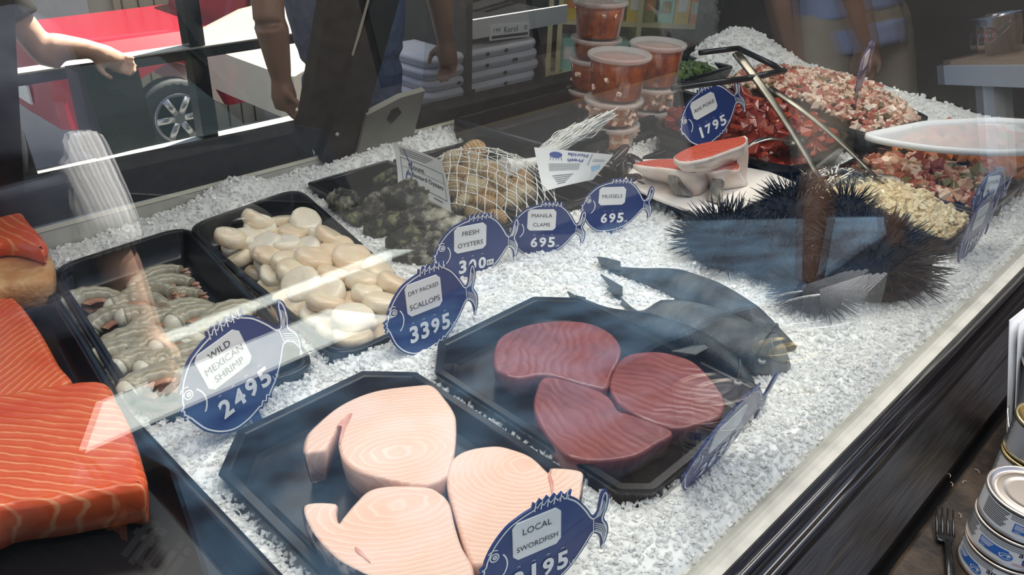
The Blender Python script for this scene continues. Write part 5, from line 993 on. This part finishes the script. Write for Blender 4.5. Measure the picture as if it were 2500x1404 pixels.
# ------------------------------------------------------------------ people
def remesh(V, F, vox, m, sm=2):
    me = mesh('r', V, F, m); o = bpy.data.objects.new('r', me); COL.objects.link(o); r = o.modifiers.new('r', 'REMESH'); r.mode = 'VOXEL'; r.voxel_size = vox
    s = o.modifiers.new('s', 'SMOOTH'); s.factor = .6; s.iterations = sm
    out = bpy.data.meshes.new_from_object(o.evaluated_get(bpy.context.evaluated_depsgraph_get())); bpy.data.objects.remove(o); out.polygons.foreach_set('use_smooth', [True]*len(out.polygons)); out.materials.clear(); out.materials.append(m); return out
def limb(P, r, seg=14): return tube(spline(np.array(P, float), 5, False), np.interp(np.linspace(0, 1, (len(P)-1)*5+1), np.linspace(0, 1, len(P)), r), seg)
def hand(b, w, d, up, s=1.0, curl=.5):
    d = _n(d); up = _n(up-d*(up@d)); sd = np.cross(d, up)
    b.add(*limb([w, w+d*.045*s, w+d*.085*s], [.026*s, .034*s, .030*s])); b.add(*ball(w+d*.05*s, (.035*s,)*3, 12, 8))
    for k, (o_, l) in enumerate(((.030, .070), (.011, .080), (-.010, .074), (-.029, .058))):
        p0 = w+d*.075*s+sd*o_*s*.9; a1 = _n(d*math.cos(curl*.6)+up*math.sin(curl*.6)); a2 = _n(d*math.cos(curl*1.7)+up*math.sin(curl*1.7)); p1 = p0+a1*l*.5*s; p2 = p1+a2*l*.5*s; b.add(*limb([p0, p1, p2], [.0095*s, .0085*s, .0065*s], 8))
    p0 = w+d*.03*s+sd*.028*s; p1 = p0+_n(d*.6+sd*.7+up*.4)*.035*s; p2 = p1+_n(d*.9+sd*.2+up*.4)*.032*s; b.add(*limb([p0, p1, p2], [.012*s, .0105*s, .008*s], 8))
SK = {'tan': mat('skin_tan', (.50, .27, .17), .45, col2=(.56, .32, .21), scale=12, sss=.15), 'pale': mat('skin_light', (.66, .39, .28), .45, col2=(.71, .44, .33), scale=12, sss=.15), 'brown': mat('skin_brown', (.33, .17, .11), .45, col2=(.38, .20, .13), scale=12, sss=.15)}
M['hair'] = mat('dark_hair', (.03, .02, .015), .5, col2=(.06, .04, .025), scale=60, stretch=(1, 1, .1)); M['shoe'] = mat('dark_shoe', (.03, .03, .035), .5); M['eyew'] = mat('eye_white', (.8, .8, .78), .3)
def person(label, pos, yaw, h, skin, shirt, pants, arms, sleeve=.55, leg=1.0, feet=None, cuff=None):
    """arms: {'L': (elbow, wrist, hand_dir) in world or None}; local +y is where the person faces"""
    k = h/1.75; o = thing('person', label, 'person', pos); c, s = math.cos(yaw), math.sin(yaw)
    W = lambda x, y, z: np.array([pos[0]+k*(c*x-s*y), pos[1]+k*(s*x+c*y), pos[2]+k*z])
    def leg_(sd, e):
        hp, kn, an = W(.095*e, 0, .90), W(.10*e, .02, .49), W(.105*e, -.02, .09)
        if feet and sd in feet: an = np.array(feet[sd], float)+np.array([0, 0, .09*k]); kn = hp*.48+an*.52+(W(0, .03, 0)-W(0, 0, 0))
        return hp, kn, an
    b = MB(); ar = {}
    for sd, e in (('L', -1), ('R', 1)):
        sh = W(.185*e, 0, 1.42); d = arms.get(sd)
        if d is None: el, wr, hd = W(.235*e, -.02, 1.12), W(.245*e, .04, .87), W(.0, .02, -.10)-W(0, 0, 0)
        else: el, wr, hd = [np.array(v, float) for v in d]
        ar[sd] = (sh, el, wr, hd); b.add(*limb([W(.13*e, 0, 1.43), sh, (sh+el)/2, el, (el*2+wr)/3, wr], [.055*k, .058*k, .048*k, .041*k, .043*k, .027*k])); hand(b, wr, hd, W(-e*1.0, .3, 0)-W(0, 0, 0), k, .7)
        hp, kn, an = leg_(sd, e); b.add(*limb([hp, (hp+kn)/2, kn, kn*.65+an*.35, an], [.095*k, .082*k, .056*k, .058*k, .036*k])); fo_ = an-W(.105*e, -.02, .09); b.add(*limb([an+np.array([0, 0, -.04*k]), fo_+W(.11*e, .08, .045), fo_+W(.115*e, .17, .03)], [.042*k, .040*k, .028*k]))
    b.add(*limb([W(0, 0, .86), W(0, 0, 1.0), W(0, .01, 1.15), W(0, 0, 1.32), W(0, -.01, 1.44)], [.145*k, .14*k, .14*k, .155*k, .09*k], 20)); b.add(*limb([W(-.12, 0, 1.34), W(0, .0, 1.35), W(.12, 0, 1.34)], [.10*k, .12*k, .10*k]))
    b.add(*limb([W(0, -.01, 1.42), W(0, .0, 1.56)], [.058*k, .052*k])); hc = W(0, .02, 1.64)
    V, F = ball((0, 0, 0), (.074*k, .092*k, .115*k), 24, 18); V = V.copy(); V[:, 0] *= 1-.25*np.clip(-V[:, 2]/.115, 0, 1); V = np.column_stack([c*V[:, 0]-s*V[:, 1], s*V[:, 0]+c*V[:, 1], V[:, 2]])+hc; b.add(V, F)
    b.add(*limb([W(0, .10, 1.655), W(0, .125, 1.62), W(0, .112, 1.605)], [.010*k, .015*k, .010*k], 8)); b.add(*limb([W(-.025, .105, 1.572), W(0, .113, 1.574), W(.025, .105, 1.572)], [.006*k, .008*k, .006*k], 8))
    for e in (-1, 1): b.add(*ball(W(.074*e, .01, 1.63), (.012*k, .018*k, .03*k), 8, 6))
    me = remesh(*b.get(), .0075, SK[skin]); body = bpy.data.objects.new('body', me); COL.objects.link(body); me.transform(Matrix.Translation([-float(v) for v in pos])); body.parent = o
    def kid(nm, B, m, vox=.011, sm=3):
        if m is None: return
        me = remesh(*B.get(), vox, m, sm); me.transform(Matrix.Translation([-float(v) for v in pos])); q_ = bpy.data.objects.new(nm, me); COL.objects.link(q_); q_.parent = o
    b = MB(); b.add(*limb([W(0, 0, .84), W(0, 0, 1.0), W(0, .01, 1.15), W(0, 0, 1.32), W(0, -.01, 1.455)], [.178*k, .168*k, .163*k, .172*k, .085*k], 20)); b.add(*limb([W(-.13, 0, 1.36), W(0, .0, 1.375), W(.13, 0, 1.36)], [.105*k, .12*k, .105*k]))
    for sd, e in (('L', -1), ('R', 1)):
        sh, el, wr, hd = ar[sd]; t = sleeve; end = sh*(1-t/.55)+el*(t/.55) if t <= .55 else el*(1-(t-.55)/.45)+wr*((t-.55)/.45); mid = [(sh+end)/2] if t <= .55 else [(sh+el)/2, el]; b.add(*limb([W(.11*e, 0, 1.40), sh]+mid+[end], [.075*k, .075*k]+[.066*k]*len(mid)+[.062*k]))
    kid('shirt', b, shirt)
    if cuff:
        sh, el, wr, hd = ar['R']; b = MB(); b.add(*limb([sh*.45+el*.55, sh*.15+el*.85, el, el*.8+wr*.2], [.068*k, .072*k, .070*k, .060*k])); kid('rolled_sleeve', b, cuff, .009, 1)
    b = MB()
    for sd, e in (('L', -1), ('R', 1)):
        hp, kn, an = leg_(sd, e); P = [W(.05*e, 0, .96), hp, (hp+kn)/2, kn] if leg < .7 else [W(.05*e, 0, .96), hp, (hp+kn)/2, kn, an]; b.add(*limb(P, [.11*k, .118*k, .105*k, .09*k] if leg < .7 else [.11*k, .118*k, .10*k, .075*k, .062*k]))
    b.add(*limb([W(0, 0, .88), W(0, 0, 1.0)], [.168*k, .162*k], 20)); kid('shorts' if leg < .7 else 'trousers', b, pants)
    b = MB(); V, F = ball((0, 0, 0), (.084*k, .104*k, .122*k), 22, 16); V = V.copy(); V[:, 2] += .018*k; ct = (V[:, 2] < .0) & (V[:, 1] > -.0); V[ct, 1] *= .55; V[ct, 0] *= .9; hi = (V[:, 2] < .05*k) & (V[:, 1] > .05*k); V[hi, 1] *= .7; V = np.column_stack([c*V[:, 0]-s*V[:, 1], s*V[:, 0]+c*V[:, 1], V[:, 2]])+hc; b.add(V, F); kid('hair', b, M['hair'], .009, 2)
    for sd, e in (('L', -1), ('R', 1)):
        b = MB(); an = leg_(sd, e)[2]; fo_ = an-W(.105*e, -.02, .09); b.add(*limb([an+np.array([0, 0, -.04*k]), fo_+W(.11*e, .08, .05), fo_+W(.115*e, .18, .038)], [.052*k, .048*k, .036*k])); kid('shoe', b, M['shoe'])
        V, F = ball(W(.031*e, .096, 1.655), (.011*k,)*3, 10, 8); part(o, 'eye', V, F, M['eyew']); V, F = ball(W(.031*e, .105, 1.655), (.005*k,)*3, 8, 6); part(o, 'pupil', V, F, M['ink'])
    return o
navy = mat('navy_shirt', (.022, .030, .055), .8, col2=(.035, .045, .075), scale=30); strp = wave_mat('pale_striped_cloth', (.80, .80, .80), (.25, .28, .36), 'b', 20, 1, .8, 'BANDS', sss=0); lblue = mat('light_blue_tee', (.34, .44, .74), .85, col2=(.40, .50, .80), scale=8); khaki = mat('khaki_cloth', (.40, .35, .28), .85, col2=(.46, .41, .33), scale=14); blackc = mat('black_cloth', (.02, .02, .02), .85); jeans = mat('blue_jeans', (.06, .10, .20), .85, col2=(.10, .15, .28), scale=40); glove = mat('white_glove', (.7, .72, .74), .5)
# customer side, seen in the front glass
w = inglass(365, 815, 1.25); e_ = inglass(255, 560, 1.25); h_ = inglass(405, 895, 1.25)
person('person in a navy shirt with a bare hanging arm, reflected at the left', (e_[0]-.13, e_[1]-.10, FZ), R(-15), 1.52, 'pale', navy, navy, {'R': (e_, w, h_-w)}, sleeve=.58, cuff=strp, feet={'L': (e_[0]-.75, e_[1]-.25, FZ), 'R': (e_[0]-.55, e_[1]-.05, FZ)})
hp_ = inglass(2092, 170, 2.35); f_ = inglass(1990, 740, 2.2); w = inglass(2128, 120, 2.05); e_ = inglass(2075, -60, 2.1)
person('person in a light blue tee and khaki shorts, reflected at the upper right', (hp_[0], hp_[1], FZ), R(35), 1.70, 'brown', lblue, khaki, {'R': (e_, w, inglass(2118, 190, 2.05)-w)}, sleeve=.32, leg=.5, feet={'L': (f_[0], f_[1], FZ)})
# behind the case
w = aty(686, 190, 1.92); e_ = aty(655, 20, 1.92); w2 = aty(1086, 95, 2.0); e2 = aty(1066, -60, 1.98)
person('person in black with two lowered bare arms, standing behind the rear doors', ((w[0]+w2[0])/2, 2.07, FZ), R(182), 1.72, 'brown', blackc, jeans, {'R': (e_, w, aty(696, 250, 1.92)-w), 'L': (e2, w2, aty(1092, 135, 2.0)-w2)}, sleeve=.3)
w = aty(222, 120, 2.55); e_ = aty(95, 112, 2.6)
person('person in dark clothes holding a brown paper bag out beyond the left rear door', (e_[0]-.22, 2.62, FZ), R(120), 1.66, 'pale', blackc, blackc, {'R': (e_, w, aty(285, 150, 2.55)-w)}, sleeve=.50)
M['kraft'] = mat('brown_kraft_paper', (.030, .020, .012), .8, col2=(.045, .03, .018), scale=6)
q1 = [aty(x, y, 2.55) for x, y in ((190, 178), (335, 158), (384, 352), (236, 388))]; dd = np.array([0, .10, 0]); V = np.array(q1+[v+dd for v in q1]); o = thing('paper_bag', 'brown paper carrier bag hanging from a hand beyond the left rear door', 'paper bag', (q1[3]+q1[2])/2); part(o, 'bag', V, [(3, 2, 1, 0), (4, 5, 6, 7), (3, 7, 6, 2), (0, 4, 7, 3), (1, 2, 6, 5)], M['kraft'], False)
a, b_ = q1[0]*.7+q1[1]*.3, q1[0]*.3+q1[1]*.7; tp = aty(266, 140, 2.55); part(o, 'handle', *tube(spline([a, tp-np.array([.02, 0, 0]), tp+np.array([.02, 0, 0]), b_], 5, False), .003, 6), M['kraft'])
# table and bucket on the customer side, seen in the front glass
t0 = inglass(2303, 158, 3.0); zt = t0[2]; td = _n(np.array([-1, 1.0, 0])); tn = _n(np.array([1.0, 1.0, 0]))
tb = thing('white_table', 'white table with a wooden board top, reflected at the upper right', 'table', (t0[0], t0[1], FZ))
def tbox(u0, u1, v0, v1, z0, z1):
    V, F = box(u0, u1, v0, v1, z0, z1); return np.array([t0*[1, 1, 0]+td*a+tn*b+np.array([0, 0, c]) for a, b, c in V]), [f[::-1] for f in F]
part(tb, 'apron', *tbox(0, .95, 0, .42, zt-.085, zt-.006), M['white'], False); part(tb, 'top', *tbox(.02, .95, .02, .42, zt-.0055, zt+.012), M['wood'], False)
for u in (.26, .86):
    for v in (.02, .34): part(tb, 'leg', *tbox(u, u+.08, v, v+.07, FZ, zt-.085), M['white'], False)
bp = t0+td*.17+tn*.16; bucket((bp[0], bp[1], zt+.0125), .062, .085, .15, 'small metal bucket with a red logo standing on the reflected white table', R(200), R(215), 'metal buckets')
# black tote bag standing on the paving, seen in the front glass at the lower left
def iny(px, py, y): A = inglass(px, py, 1.); r = inglass(px, py, 2.)-A; return A+r*((y-A[1])/r[1])
yb = -.70; xa, xb = iny(-40, 1330, yb)[0], iny(490, 1330, yb)[0]; zt_ = iny(250, 1225, yb)[2]
bg_ = thing('tote_bag', 'black tote bag with faded orange and grey lettering, reflected at the lower left', 'bag', ((xa+xb)/2, yb-.07, FZ))
V, F = slab([(xa, yb-.13), (xb, yb-.13), (xb, yb), (xa, yb)], FZ+.0005, zt_, .012, .01); part(bg_, 'body', V, F, M['blackbag'] if 'blackbag' in M else mat('black_bag_cloth', (.012, .012, .012), .9, spec=.1), False)
for yy in (yb-.015, yb-.115): part(bg_, 'handle', *tube(spline([(xa+.09, yy, zt_-.01), (xa+.10, yy, zt_+.05), ((xa+xb)/2, yy, zt_+.09), (xb-.10, yy, zt_+.05), (xb-.09, yy, zt_-.01)], 5, False), .006, 8, .6), M['black'])
for s_, w_, px_, m_ in (('x', .05, (300, 1275), mat('faded_orange_print', (.40, .12, .04), .8)), ('fui', .11, (390, 1350), mat('faded_grey_print', (.26, .25, .24), .8))):
    c_ = iny(*px_, yb); V, F = text(s_, w_, .07, (0, 0), .02); e1, e2 = np.array([.52, 0, -.85]), np.array([.85, 0, .52]); part(bg_, 'lettering', c_+np.array([0, .0035, 0])+V[:, :1]*e1+V[:, 1:]*e2, F, m_, False)
